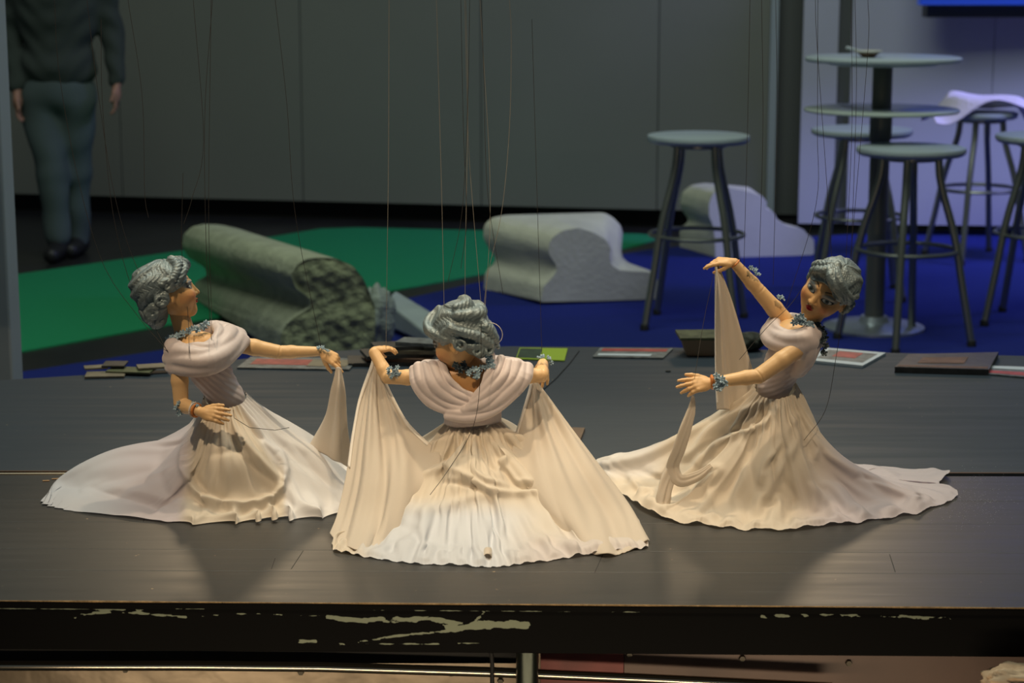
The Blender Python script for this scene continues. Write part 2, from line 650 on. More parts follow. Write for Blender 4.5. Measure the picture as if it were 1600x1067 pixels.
# ------------------------------------------------------------------ stone mouldings
def moulding(name, front, back, m_side, label, Yf, Yb, rough=None, n=9, jitter=0.0, group=None, face_mat=None):
    """loft between a traced front outline at depth(s) Yf and a back outline at depth(s) Yb"""
    N_ = 160

    def res(poly, Y):
        k = len(poly)
        P = np.array([PY(x, y, Y[0] + (Y[1] - Y[0]) * (x - min(q[0] for q in poly)) / (max(q[0] for q in poly) - min(q[0] for q in poly))) for x, y in poly])
        Q = np.vstack([P, P[:1]])
        d = np.concatenate([[0], np.cumsum(np.linalg.norm(np.diff(Q, axis=0), axis=1))])
        t = np.linspace(0, d[-1], N_, endpoint=False)
        R = np.stack([np.interp(t, d, Q[:, i]) for i in range(3)], 1)
        for _ in range(1):
            R = 0.5 * R + 0.25 * (np.roll(R, 1, 0) + np.roll(R, -1, 0))
        R[:, 2] = np.maximum(R[:, 2], 0.004)
        return R
    A, Bk = res(front, Yf), res(back, Yb)
    rows = []
    for i in range(n + 1):
        t = i / n
        rows.append(A * (1 - t) + Bk * t)
    V = np.vstack(rows)
    fs = [(i * N_ + k, i * N_ + (k + 1) % N_, (i + 1) * N_ + (k + 1) % N_, (i + 1) * N_ + k) for i in range(n) for k in range(N_)]
    root = empty(name, (A[:, 0].mean(), A[:, 1].mean(), 0.0), label, 'stone block', group)
    c = Bk.mean(0)
    # rounded back
    V = np.vstack([V, c[None]])
    fs += [(n * N_ + k, n * N_ + (k + 1) % N_, len(V) - 1) for k in range(N_)]
    body = mesh_obj('moulded_body', V, fs, m_side, root)
    body.data.set_sharp_from_angle(angle=math.radians(50))
    # end face as own part, triangulated fan rows with roughness
    R = []
    c = A.mean(0)
    nr = 40
    for i in range(nr + 1):
        t = 1 - i / nr
        R.append(c + (A - c) * t)
    V2 = np.vstack(R)
    if jitter:
        g = np.zeros(len(V2))
        for q_ in range(26):
            kx, kz = rng.normal(0, 1, 2) * (30 if q_ < 8 else 95)
            g += (1.0 if q_ < 10 else .45) * np.sin(kx * V2[:, 0] + kz * V2[:, 2] + rng.uniform(0, 6))
        g = (g / 3).reshape(nr + 1, N_)
        g[0] *= 0.3
        V2[:, 1] += jitter * (g.ravel() - 0.5)
    fs2 = [(i * N_ + k, (i + 1) * N_ + k, (i + 1) * N_ + (k + 1) % N_, i * N_ + (k + 1) % N_) for i in range(nr) for k in range(N_)]
    mesh_obj('end_face', V2, fs2, face_mat or m_side, root, smooth=bool(jitter))
    return root


# middle, pale
moulding('broken_baluster_rail', [(845, 472), (850, 446), (857, 440), (864, 432), (871, 422), (869, 413), (861, 403), (857, 393), (858, 382), (863, 371), (880, 360), (904, 356),
                                  (929, 364), (946, 374), (955, 388), (952, 400), (955, 414), (967, 422), (992, 424), (1014, 425), (1026, 433), (1031, 448), (1033, 467), (940, 470)],
         [(756, 458), (757, 430), (762, 420), (772, 412), (775, 404), (764, 388), (755, 372), (756, 352), (768, 340), (790, 336), (860, 334), (943, 332), (956, 338), (970, 352), (974, 368),
          (968, 380), (968, 396), (980, 410), (1008, 420), (1020, 424), (1026, 434), (1029, 450), (1030, 458), (900, 460)],
         M_stone, 'pale stone rail piece with clean cut end in the middle behind the stage', (7.95, 8.08), (8.36, 8.42), face_mat=mat('cut_stone_face', (0.50, 0.50, 0.47), 0.8, bump=(50, 0.3, 8), vary=(8, 0.08)))
# right, behind the left stool
moulding('broken_baluster_rail', [(1118, 404), (1117, 372), (1114, 352), (1108, 338), (1108, 318), (1114, 302), (1132, 293), (1160, 297), (1192, 307), (1199, 317), (1196, 326), (1209, 331), (1216, 346),
                                  (1232, 354), (1254, 357), (1262, 366), (1272, 374), (1272, 398), (1190, 402)],
         [(1062, 396), (1062, 356), (1072, 350), (1076, 343), (1068, 332), (1062, 318), (1066, 300), (1080, 289), (1100, 286), (1130, 288), (1170, 292), (1186, 304), (1192, 318), (1200, 326), (1206, 336),
          (1222, 348), (1246, 354), (1258, 362), (1262, 376), (1262, 392), (1160, 396)],
         M_stone, 'pale stone rail piece with notched edge beside the left bar stool', (9.25, 9.34), (9.62, 9.66), face_mat=mat('cut_stone_face_pale', (0.60, 0.60, 0.62), 0.8, vary=(8, 0.05)))
# left, big, weathered
r_ = moulding('broken_baluster_rail', [(438, 556), (440, 520), (448, 506), (462, 494), (486, 480), (484, 466), (462, 450), (455, 430), (464, 414), (478, 405), (500, 402), (526, 404), (552, 416), (568, 436), (577, 456),
                                  (586, 480), (586, 520), (582, 556)],
         [(303, 508), (301, 452), (306, 440), (324, 430), (320, 418), (294, 402), (284, 384), (287, 366), (300, 354), (318, 350), (345, 351), (372, 357), (400, 366), (420, 384), (430, 402),
          (440, 430), (440, 470), (436, 500)],
         M_stoneg, 'large weathered stone rail piece with a rough broken end, behind the left puppet', (6.75, 6.75), (8.15, 8.15), face_mat=M_rough, jitter=0.007, n=30)


def blob_mesh(name, c, rad, m, parent, amp=0.25, seed=1, n=24):
    rr = np.random.default_rng(seed)
    dirs = rr.normal(size=(12, 3)); ph = rr.uniform(0, 6, 12)
    V, fs = [], []
    for i in range(n + 1):
        th = math.pi * i / n
        for k in range(2 * n):
            a_ = math.pi * k / n
            d = np.array([math.sin(th) * math.cos(a_), math.sin(th) * math.sin(a_), math.cos(th)])
            q = 1 + amp * sum(math.sin(5 * d @ dirs[j] + ph[j]) for j in range(12)) / 6 + amp * 0.4 * sum(math.sin(17 * d @ dirs[j] + ph[j]) for j in range(12)) / 6
            V.append(np.array(c) + d * np.array(rad) * q)
    fs = [(i * 2 * n + k, (i + 1) * 2 * n + k, (i + 1) * 2 * n + (k + 1) % (2 * n), i * 2 * n + (k + 1) % (2 * n)) for i in range(n) for k in range(2 * n)]
    return mesh_obj(name, V, fs, m, parent)


blob_mesh('crumbled_edge', PY(580, 500, 6.92), (0.075, 0.08, 0.12), mat('crumbled_foam', (0.30, 0.35, 0.30), 0.95, bump=(70, 1.0, 10), vary=(30, 0.3)), r_, 0.28, 3)
pl = MB()
a, c = PY(603, 470, 7.4), PY(672, 512, 7.0)
pl.hexa([(a[0], a[1], .02), (c[0], c[1], .02), (c[0] + .02, c[1] + .25, .02), (a[0] + .02, a[1] + .25, .02)],
        [(a[0], a[1], a[2]), (c[0], c[1], c[2] - .03), (c[0] + .02, c[1] + .25, c[2] + .0), (a[0] + .02, a[1] + .25, a[2])])
o = pl.obj('stone_slab', mat('slab_stone', (0.36, 0.42, 0.40), 0.8, vary=(10, 0.1)), bevel=0.01)
tag(o, 'small pale sloping slab on the blue carpet beside the large broken stone', 'stone slab')


# ------------------------------------------------------------------ stools and table
def stool(seat_px, foot_px, w_px, ang, label, splay=0.245, ring=True, zs=None):
    base = FL(*foot_px)
    cx, cy = base[0], base[1]
    R = w_px / 2.0 / F * math.hypot(cy, CH - 0.7)
    z = PY(seat_px[0], seat_px[1], cy)[2] if zs is None else zs
    root = empty('bar_stool', (cx, cy, 0.005), label, 'stool', 'bar stools around the standing table')
    b = MB(); b.lathe((cx, cy, z), [(R * .93, -0.026), (R * .985, -0.018), (R, -0.008), (R * .985, 0.002), (R * .95, 0.004)], 56); b.obj('seat', M_seat, root, smooth=True)
    b = MB(); b.lathe((cx, cy, z), [(0.10, -0.045), (0.11, -0.040), (0.11, -0.0262)], 32); b.obj('seat_mount', M_metal, root, smooth=True)
    zr = z * 0.485
    for k in range(4):
        a = ang + k * math.pi / 2
        u = np.array([math.cos(a), math.sin(a), 0])
        pts = [np.array([cx, cy, 0]) + u * r + np.array([0, 0, zz]) for r, zz in ((0.100, z - 0.03), (0.106, z - 0.10), (0.124, z * 0.76), (0.156, z * 0.62), (0.180, zr), (0.200, z * 0.33), (splay - .01, 0.06), (splay, 0.008))]
        pts = catmull(pts, 26)
        b = MB(); b.tube(pts, 0.0145, 12); b.obj('leg', M_metal, root, smooth=True)
        b = MB(); b.lathe((pts[-1][0], pts[-1][1], 0.005), [(0.017, 0), (0.017, 0.02), (0.0145, 0.024)], 14); b.obj('rubber_foot', M_dark, root, smooth=True)
    b = MB(); b.ring((cx, cy, zr), 0.180, 0.0085, 56, 8); b.obj('foot_ring', M_metal, root, smooth=True)
    return root, (cx, cy, z, R)


stool((1088, 212), (1086, 508), 160, math.radians(33), 'grey bar stool standing left of the table, beside the notched stone')
stool((1412, 231), (1412, 537), 170, math.radians(-18), 'grey bar stool directly in front of the standing table', )
stool((1344, 202), (1338, 462), 157, math.radians(40), 'grey bar stool behind the table column, half hidden by it')
r4, (sx, sy, sz, sR) = stool((1526, 176), (1524, 405), 110, math.radians(62), 'bar stool at the wall carrying the white cloth')
stool((1614, 212), (1622, 505), 160, math.radians(200), 'grey bar stool cut off by the right edge of the picture')

tb = FL(1365, 515)
tx, ty = tb[0], tb[1]
root = empty('standing_table', (tx, ty, 0.005), 'round standing table with dark column and two disc tops', 'table')
b = MB(); b.lathe((tx, ty, 0.005), [(0.192, 0), (0.192, 0.010), (0.17, 0.018), (0.06, 0.028), (0.05, 0.05)], 64); b.obj('base_plate', M_base, root, smooth=True)
ztop = PY(1365, 92, ty)[2]; zmid = PY(1365, 172, ty)[2]
b = MB(); b.lathe((tx, ty, 0.03), [(0.037, 0), (0.037, ztop - 0.055)], 32); b.obj('column', M_col, root, smooth=True)
Rt = 120 / F * math.hypot(ty, .4)
b = MB(); b.lathe((tx, ty, ztop), [(0.20, -0.022), (0.22, -0.012), (Rt * .98, -0.010), (Rt, -0.004), (Rt, 0.004), (Rt * .98, 0.008)], 72); b.obj('table_top', M_seat, root, smooth=True)
b = MB(); b.lathe((tx, ty, zmid), [(Rt * .98, -0.006), (Rt, -0.002), (Rt, 0.003), (Rt * .985, 0.006)], 72); b.obj('shelf_disc', M_glass, root, smooth=True)
b = MB(); b.lathe((tx, ty, zmid - 0.11), [(0.042, 0), (0.042, 0.10)], 32); b.obj('shelf_collar', M_col, root, smooth=True)

# bowl on the table
p = PY(1357, 86, ty - 0.05)
root = empty('snack_bowl', (p[0], ty - .05, ztop + 0.008), 'small brown bowl with pale rim on the standing table', 'bowl')
b = MB(); b.lathe((p[0], ty - .05, ztop + 0.009), [(0.022, 0), (0.032, 0.008), (0.050, 0.022), (0.047, 0.022), (0.030, 0.011), (0.018, 0.005)], 32)
b.obj('bowl_body', mat('brown_bowl', (0.18, 0.11, 0.07), 0.5), root, smooth=True)
b = MB(); b.ring((p[0], ty - .05, ztop + 0.031), 0.049, 0.004, 36, 6); b.obj('bowl_rim', mat('pale_rim', (0.5, 0.5, 0.45), 0.5), root, smooth=True)
b = MB(); b.tube([(p[0] - .02, ty - .05, ztop + .03), (p[0] - .085, ty - .06, ztop + .045)], [.004, .006], 8); b.obj('spoon_handle', mat('pale_spoon', (0.5, 0.55, 0.55), 0.4), root, smooth=True)

# white cloth on the stool at the wall
M_cloth = mat('white_cloth', (0.75, 0.70, 0.80), 0.85, bump=(60, 0.4))
nu, nv = 70, 44
V = []
for j in range(nv + 1):
    for i in range(nu + 1):
        x = (i / nu - 0.5) * 0.70 + 0.10
        y = (j / nv - 0.5) * 0.34
        rr_ = math.hypot(x / 1.0, y)
        out = max(0.0, rr_ - sR * 0.98)
        fold = 0.010 * math.sin(22 * x + 5 * math.sin(9 * y)) + 0.007 * math.sin(34 * y + 9 * x)
        z = sz + 0.040 + 1.6 * fold - out * (0.70 + 0.45 * math.sin(13 * x + 3)) + 0.030 * math.exp(-((x + .13) / .09) ** 2) + .020 * math.exp(-((x - .12) / .12) ** 2)
        if out <= 0:
            z = max(z, sz + 0.012)
        V.append((sx + x, sy + y, z))
fs = [(j * (nu + 1) + i, j * (nu + 1) + i + 1, (j + 1) * (nu + 1) + i + 1, (j + 1) * (nu + 1) + i) for j in range(nv) for i in range(nu)]
o = mesh_obj('white_cloth', V, fs, M_cloth, solid=0.004)
tag(o, 'crumpled white cloth lying over the bar stool at the wall', 'cloth')

# ------------------------------------------------------------------ man walking in the background
M_sweat = mat('dark_jumper', (0.040, 0.052, 0.046), 0.95, bump=(200, 0.5))
M_jean = mat('grey_blue_jeans', (0.065, 0.09, 0.09), 0.9, vary=(5, 0.15))
M_shoe = mat('black_shoes', (0.012, 0.012, 0.012), 0.5)
M_pskin = mat('person_skin', (0.36, 0.19, 0.13), 0.6)
M_phair = mat('person_hair', (0.03, 0.02, 0.015), 0.7)
pf = FL(108, 402)
Yp = pf[1]
pe = empty('person', (pf[0], Yp, 0), 'person in a dark jumper and grey-blue jeans walking behind the stage at far left', 'person')
Q = lambda x, y, dy=0.0: PY(x, y, Yp + dy)
hipL, hipR = Q(62, 158), Q(118, 158)
kneeL, kneeR = Q(82, 270, -.06), Q(118, 268, .05)
ankL, ankR = Q(90, 368, -.06), Q(120, 372, .10)
shL, shR = Q(28, -95), Q(142, -95)
elL, elR = Q(16, 50, .04), Q(176, 55, .03)
wrL, wrR = Q(26, 140, -.08), Q(183, 128, -.06)
neck = Q(86, -125); head = Q(86, -185)


def body(P):
    d = ell(P, Q(88, -10), (0.185, 0.12, 0.34))
    d = smin(d, cone(P, shL, shR, .06, .06), .08)
    d = smin(d, ell(P, Q(90, 140), (0.165, 0.115, 0.13)), .06)
    for a_, b_, c_ in ((hipL, kneeL, ankL), (hipR, kneeR, ankR)):
        d = smin(d, cone(P, a_, b_, .082, .052), .03)
        d = smin(d, cone(P, b_, c_, .052, .036), .02)
    for a_, b_, c_ in ((shL, elL, wrL), (shR, elR, wrR)):
        d = smin(d, cone(P, a_, b_, .050, .038), .03)
        d = smin(d, cone(P, b_, c_, .038, .026), .02)
    d = smin(d, cone(P, neck, head, .052, .05), .03)
    d = smin(d, ell(P, head, (.075, .095, .115)), .02)
    d = smin(d, ell(P, head + [0, -.095, -.01], (.012, .018, .02)), .012)
    for w, s in ((wrL, 1), (wrR, -1)):
        pc = w + np.array([0.004 * s, -.01, -.055])
        d = smin(d, ell(P, pc, (.022, .036, .046)), .012)
        for k in range(4):
            f0 = pc + np.array([0, -.026 + .017 * k, -.032]); f1 = f0 + np.array([.006 * s, -.002, -.040]); f2 = f1 + np.array([.018 * s, -.002, -.022])
            d = smin(d, polytube(P, [f0, f1, f2], [.009, .0085, .0075]), .004)
        t0_ = pc + np.array([0.006 * s, -.034, .012]); d = smin(d, cone(P, t0_, t0_ + np.array([.010 * s, -.014, -.05]), .010, .008), .006)
    return d


sculpt('body', body, *bounds([shL, shR, head + [0, 0, .1], ankL, ankR, elL, elR], .16), 0.011, M_pskin, pe)


def jumper(P):
    n_ = 0.006 * np.sin(P[:, 2] * 60 + 4 * np.sin(P[:, 0] * 14)) * np.sin(P[:, 0] * 25 + 1)
    d = ell(P, Q(88, -10), (0.205, 0.14, 0.36))
    d = smin(d, cone(P, shL, shR, .078, .078), .08)
    d = smin(d, ell(P, Q(90, 105), (0.185, 0.135, 0.12)), .06)
    for a_, b_, c_ in ((shL, elL, wrL), (shR, elR, wrR)):
        d = smin(d, cone(P, a_, b_, .068, .056), .04)
        c2 = b_ + (np.array(c_) - b_) * .93
        d = smin(d, cone(P, b_, c2, .055, .040), .02)
    d = d + n_
    return smax(d, -(P[:, 2] - Q(88, 158)[2]) , .01) if False else np.maximum(d, np.where(np.abs(P[:, 0] - Q(88, 0)[0]) < .20, Q(88, 158)[2] - P[:, 2], -1))


sculpt('jumper', jumper, *bounds([shL, shR, Q(90, 170), elL, elR, wrL, wrR], .16), 0.012, M_sweat, pe)


def jeans(P):
    n_ = 0.004 * np.sin(P[:, 2] * 30 + 9 * P[:, 0] + 2 * np.sin(P[:, 1] * 20))
    d = ell(P, Q(90, 140), (0.172, 0.125, 0.12))
    for a_, b_, c_ in ((hipL, kneeL, ankL), (hipR, kneeR, ankR)):
        d = smin(d, cone(P, a_, b_, .100, .072), .03)
        d = smin(d, cone(P, b_, np.array(c_) + [0, 0, .0], .072, .060), .02)
    return d + n_


sculpt('jeans', jeans, *bounds([hipL, hipR, ankL, ankR], .14), 0.011, M_jean, pe)
for ak in (ankL, ankR):
    g = np.array([ak[0], ak[1], 0.0])
    z0 = 0.0

    def shoe(P, g=g, ak=ak):
        d = cone(P, g + [0, .05, .05], g + [0, -.14, .040], .048, .038)
        d = smin(d, cone(P, g + [0, .03, .05], [ak[0], ak[1], max(ak[2], .10)], .045, .05), .03)
        return smax(d, -(P[:, 2] - 0.002), .004)
    sculpt('shoe', shoe, *bounds([g, g + [0, -.16, .16]], .10), 0.008, M_shoe, pe)
sculpt('hair', lambda P: smax(ell(P, head + [0, .02, .03], (.085, .1, .11)), -ell(P, head + [0, -.1, -.03], (.09, .085, .10)), .01), *bounds([head], .16), 0.01, M_phair, pe)

# ================================================================== stage
def stage_mat(name, col, col2, r0, r1, sc_=1.0):
    m = bpy.data.materials.new(name); m.use_nodes = True
    N, L = m.node_tree.nodes, m.node_tree.links
    bs = N['Principled BSDF']
    tc = N.new('ShaderNodeTexCoord')
    mp = N.new('ShaderNodeMapping'); mp.inputs['Scale'].default_value = (1.2, 14, 1)
    L.new(tc.outputs['Object'], mp.inputs['Vector'])
    n1 = N.new('ShaderNodeTexNoise'); n1.inputs['Scale'].default_value = 3.0 * sc_; n1.inputs['Detail'].default_value = 8
    L.new(mp.outputs[0], n1.inputs['Vector'])
    n2 = N.new('ShaderNodeTexNoise'); n2.inputs['Scale'].default_value = 2.2; n2.inputs['Detail'].default_value = 5
    L.new(tc.outputs['Object'], n2.inputs['Vector'])
    mix = N.new('ShaderNodeMix'); mix.data_type = 'RGBA'
    mix.inputs['A'].default_value = (*col, 1); mix.inputs['B'].default_value = (*col2, 1)
    L.new(n2.outputs['Fac'], mix.inputs['Factor'])
    # small bright specks of bare wood and dust
    vo = N.new('ShaderNodeTexNoise'); vo.inputs['Scale'].default_value = 60; vo.inputs['Detail'].default_value = 3
    L.new(tc.outputs['Object'], vo.inputs['Vector'])
    cr = N.new('ShaderNodeMapRange'); cr.inputs['From Min'].default_value = 0.735; cr.inputs['From Max'].default_value = 0.76
    L.new(vo.outputs['Fac'], cr.inputs['Value'])
    m2 = N.new('ShaderNodeMix'); m2.data_type = 'RGBA'
    L.new(cr.outputs['Result'], m2.inputs['Factor'])
    L.new(mix.outputs['Result'], m2.inputs['A']); m2.inputs['B'].default_value = (0.32, 0.24, 0.15, 1)
    # fine pale scratches, stretched along the boards
    mp3 = N.new('ShaderNodeMapping'); mp3.inputs['Scale'].default_value = (2.5, 60, 1); mp3.inputs['Rotation'].default_value = (0, 0, 0.12)
    L.new(tc.outputs['Object'], mp3.inputs['Vector'])
    n3 = N.new('ShaderNodeTexNoise'); n3.inputs['Scale'].default_value = 2.0; n3.inputs['Detail'].default_value = 2
    L.new(mp3.outputs[0], n3.inputs['Vector'])
    c3 = N.new('ShaderNodeMapRange'); c3.inputs['From Min'].default_value = 0.70; c3.inputs['From Max'].default_value = 0.80; c3.inputs['To Max'].default_value = 0.35
    L.new(n3.outputs['Fac'], c3.inputs['Value'])
    m3 = N.new('ShaderNodeMix'); m3.data_type = 'RGBA'
    L.new(c3.outputs['Result'], m3.inputs['Factor']); L.new(m2.outputs['Result'], m3.inputs['A']); m3.inputs['B'].default_value = (0.16, 0.17, 0.17, 1)
    L.new(m3.outputs['Result'], bs.inputs['Base Color'])
    rr = N.new('ShaderNodeMapRange'); rr.inputs['From Min'].default_value = 0.3; rr.inputs['From Max'].default_value = 0.7
    rr.inputs['To Min'].default_value = r0; rr.inputs['To Max'].default_value = r1
    L.new(n1.outputs['Fac'], rr.inputs['Value']); L.new(rr.outputs['Result'], bs.inputs['Roughness'])
    bp = N.new('ShaderNodeBump'); bp.inputs['Strength'].default_value = 0.08; bp.inputs['Distance'].default_value = 0.002
    L.new(n1.outputs['Fac'], bp.inputs['Height']); L.new(bp.outputs[0], bs.inputs['Normal'])
    return m


M_deck = stage_mat('worn_dark_boards', (0.030, 0.033, 0.036), (0.058, 0.055, 0.050), 0.36, 0.44)
M_rear = stage_mat('blue_black_sheet', (0.022, 0.034, 0.048), (0.032, 0.046, 0.062), 0.55, 0.68, 0.6)
M_rawedge = mat('worn_wood_edge', (0.42, 0.27, 0.12), 0.7, bump=(200, 0.8), vary=(60, 0.5))

sd = empty('stage_platform', (0, 3.0, 0.40), 'front black platform of the stage with worn boards, the puppets kneel on it', 'stage')
lines = [(938.5, 950.0), (890.5, 896.5), (857.0, 864.0), (815.0, 819.0), (780.0, 783.0), (742.0, 744.0)]
XL, XR = -160, 1760


def eline(l, x):
    return l[0] + (l[1] - l[0]) * x / 1600.0


b = MB()
for i in range(len(lines) - 1):
    f0, f1 = lines[i], lines[i + 1]
    A0, A1 = PZ(XL, eline(f0, XL), STAGE), PZ(XR, eline(f0, XR), STAGE)
    B0, B1 = PZ(XL, eline(f1, XL), STAGE), PZ(XR, eline(f1, XR), STAGE)
    g = np.array([0, 0.0004, 0])
    lo = [A0 + g, A1 + g, B1 - g, B0 - g]
    b.hexa([(p[0], p[1], STAGE - 0.012) for p in lo], [tuple(p) for p in lo])
b.obj('deck_boards', M_deck, sd, bevel=0.0006)
A0, A1 = PZ(XL, eline(lines[0], XL), STAGE), PZ(XR, eline(lines[0], XR), STAGE)
B0, B1 = PZ(XL, eline(lines[-1], XL), STAGE), PZ(XR, eline(lines[-1], XR), STAGE)
b = MB(); b.hexa([(A0[0], A0[1], STAGE - .028), (A1[0], A1[1], STAGE - .028), (B1[0], B1[1], STAGE - .028), (B0[0], B0[1], STAGE - .028)],
                 [(A0[0], A0[1], STAGE - .0125), (A1[0], A1[1], STAGE - .0125), (B1[0], B1[1], STAGE - .0125), (B0[0], B0[1], STAGE - .0125)])
b.obj('deck_underlay', M_dark, sd)


# fascia with paint chips
def chip_mat():
    m = bpy.data.materials.new('chipped_black_fascia'); m.use_nodes = True
    N, L = m.node_tree.nodes, m.node_tree.links
    bs = N['Principled BSDF']
    bs.inputs['Roughness'].default_value = 0.75
    bs.inputs['Specular IOR Level'].default_value = 0.1
    a_ = N.new('ShaderNodeAttribute'); a_.attribute_name = 'Col'
    tc = N.new('ShaderNodeTexCoord')
    n = N.new('ShaderNodeTexNoise'); n.inputs['Scale'].default_value = 90; n.inputs['Detail'].default_value = 5
    mp = N.new('ShaderNodeMapping'); mp.inputs['Scale'].default_value = (0.6, 1, 1.6)
    L.new(tc.outputs['Object'], mp.inputs['Vector']); L.new(mp.outputs[0], n.inputs['Vector'])
    ad = N.new('ShaderNodeMath'); ad.operation = 'ADD'
    sp = N.new('ShaderNodeSeparateColor'); L.new(a_.outputs['Color'], sp.inputs[0])
    L.new(sp.outputs[0], ad.inputs[0]); L.new(n.outputs['Fac'], ad.inputs[1])
    g = N.new('ShaderNodeMath'); g.operation = 'GREATER_THAN'; g.inputs[1].default_value = 1.0
    L.new(ad.outputs[0], g.inputs[0])
    mx = N.new('ShaderNodeMix'); mx.data_type = 'RGBA'
    L.new(g.outputs[0], mx.inputs['Factor'])
    mx.inputs['A'].default_value = (0.004, 0.004, 0.004, 1); mx.inputs['B'].default_value = (0.30, 0.34, 0.25, 1)
    L.new(mx.outputs['Result'], bs.inputs['Base Color'])
    return m


chips = [([(512, 964), (560, 968), (620, 968), (665, 966), (700, 971), (735, 976)], 4.5, .62), ([(700, 982), (735, 976), (780, 975), (822, 976)], 6, .62), ([(560, 1002), (620, 993), (690, 986), (735, 976), (758, 955)], 2.2, .56),
         ([(470, 1003), (492, 1002)], 5, .56), ([(118, 964), (124, 960), (170, 956), (215, 957), (290, 963)], 2.5, .52), ([(315, 962), (360, 958), (500, 961)], 1.5, .48),
         ([(1190, 962), (1290, 961), (1400, 963), (1510, 967)], 3.0, .50), ([(530, 1006), (640, 1005), (760, 1004)], 1.5, .50), ([(0, 951), (200, 952), (320, 951)], 0.9, .55), ([(560, 952), (800, 954), (1000, 955)], 0.9, .50)]
nx, nz = 900, 34
f_top = [PZ(x, eline(lines[0], x) + .3, STAGE - 0.0005) for x in (XL, XR)]
V = []
zb = PY(0, 1010, f_top[0][1])[2]
for j in range(nz + 1):
    for i in range(nx + 1):
        p = f_top[0] + (f_top[1] - f_top[0]) * (i / nx)
        z = STAGE - 0.0015 + (zb - STAGE) * (j / nz)
        V.append((p[0], p[1] + (0.0 if j > 5 else 0.002 * (1 - j / 5)) * 0 - (0.0015 if j >= 6 else 0), z))
V = np.array(V)
pxx, pyy = to_px(V)
w = np.zeros(len(V))
for poly, wd, st in chips:
    for (x0, y0), (x1, y1) in zip(poly[:-1], poly[1:]):
        dx, dy = x1 - x0, y1 - y0
        t = np.clip(((pxx - x0) * dx + (pyy - y0) * dy) / (dx * dx + dy * dy), 0, 1)
        d = np.hypot(pxx - x0 - t * dx, pyy - y0 - t * dy)
        w = np.maximum(w, (st + .06) * np.exp(-(d / (wd * 1.5)) ** 2))
fcs = np.array([(j * (nx + 1) + i, (j + 1) * (nx + 1) + i, (j + 1) * (nx + 1) + i + 1, j * (nx + 1) + i + 1) for j in range(nz) for i in range(nx)])
mesh_obj('front_fascia', V, fcs, chip_mat(), sd, smooth=False, colors=np.repeat(w[:, None], 3, 1), solid=0.004)
b = MB()
b.hexa([(f_top[0][0], f_top[0][1] + .004, zb), (f_top[1][0], f_top[1][1] + .004, zb), (f_top[1][0], f_top[1][1] + .03, zb), (f_top[0][0], f_top[0][1] + .03, zb)],
       [(f_top[0][0], f_top[0][1] + .004, STAGE - .029), (f_top[1][0], f_top[1][1] + .004, STAGE - .029), (f_top[1][0], f_top[1][1] + .03, STAGE - .029), (f_top[0][0], f_top[0][1] + .03, STAGE - .029)])
b.obj('front_beam', M_dark, sd)
# worn raw edge strip along the front corner
b = MB()
e0, e1 = f_top[0] + [0, -.0018, .0008], f_top[1] + [0, -.0018, .0008]
b.tube([e0 + (e1 - e0) * t for t in np.linspace(0, 1, 40)], [0.0006 + 0.0008 * random.random() for _ in range(40)], 6)
b.obj('worn_front_edge', M_rawedge, sd, smooth=True)

# under the stage: leg, hook, tube, panel
M_under = mat('scuffed_sheet_panel', (0.30, 0.24, 0.17), 0.35, 0.4, bump=(8, 0.5), vary=(5, 0.45))
b = MB()
pa = PY(824, 1040, 2.83)
b.lathe((pa[0], 2.83, 0.0), [(0.017, 0), (0.017, zb + .02)], 24); b.obj('support_leg', mat('dark_steel_leg', (0.05, 0.06, 0.05), 0.3, 0.8), sd, smooth=True)
pb = PY(768, 1010, 2.79)
b = MB(); b.tube([(pb[0] - .004, 2.775, pb[2] + .004), (pb[0], 2.77, pb[2] - .003), (pb[0] + .001, 2.775, pb[2] - .02), (pb[0] + .001, 2.775, 0.30)], 0.0032, 10); b.obj('hanging_hook', M_dark, sd, smooth=True)
b = MB(); b.tube([PY(-160, 1038, 2.86), PY(0, 1040, 2.86), PY(300, 1040, 2.86), PY(500, 1042, 2.86), PY(770, 1050, 2.86), PY(1000, 1060, 2.86), PY(1300, 1074, 2.86)], 0.0078, 14)
mt = mat('polished_tube', (0.75, 0.68, 0.55), 0.22, 1.0)
o = b.obj('steel_tube', mt, smooth=True); tag(o, 'polished steel tube running under the front edge of the stage', 'tube')
q0, q1 = PY(-160, 1004, 2.93), PY(1760, 1030, 2.93)
b = MB(); b.hexa([(q0[0], 2.93, 0.25), (q1[0], 2.93, 0.25), (q1[0], 2.95, 0.25), (q0[0], 2.95, 0.25)], [(q0[0], 2.93, q0[2] + .02), (q1[0], 2.93, q1[2] + .01), (q1[0], 2.95, q1[2] + .01), (q0[0], 2.95, q0[2] + .02)])
mb_ = mat('dull_bolt', (0.10, 0.09, 0.07), 0.5, 0.6)
up = empty('under_stage_panel', (0, 2.94, 0.25), 'scuffed brown metal panel with bolts under the stage front', 'panel')
b.obj('panel_sheet', M_under, up)
lb = MB(); l0, l1 = PY(-160, 1008, 2.88), PY(842, 1008, 2.88); l2 = PY(0, 1037, 2.88)
lb.box(l0[0], l1[0], 2.882, 2.90, l2[2], l0[2] + .02)
lb.obj('lower_beam', M_dark, sd)
for (x, y) in ((196, 1046), (470, 1050), (705, 1052), (782, 1064), (982, 1014), (1157, 1020), (1322, 1027)):
    c_ = PY(x, y, 2.928)
    b = MB(); b.tube([c_, c_ + [0, -.004, 0]] if c_[0] < .1 else [c_ + [0, -.024, 0], c_ + [0, -.028, 0]], [.0055, .0045], 6); b.obj('bolt', mb_, up)
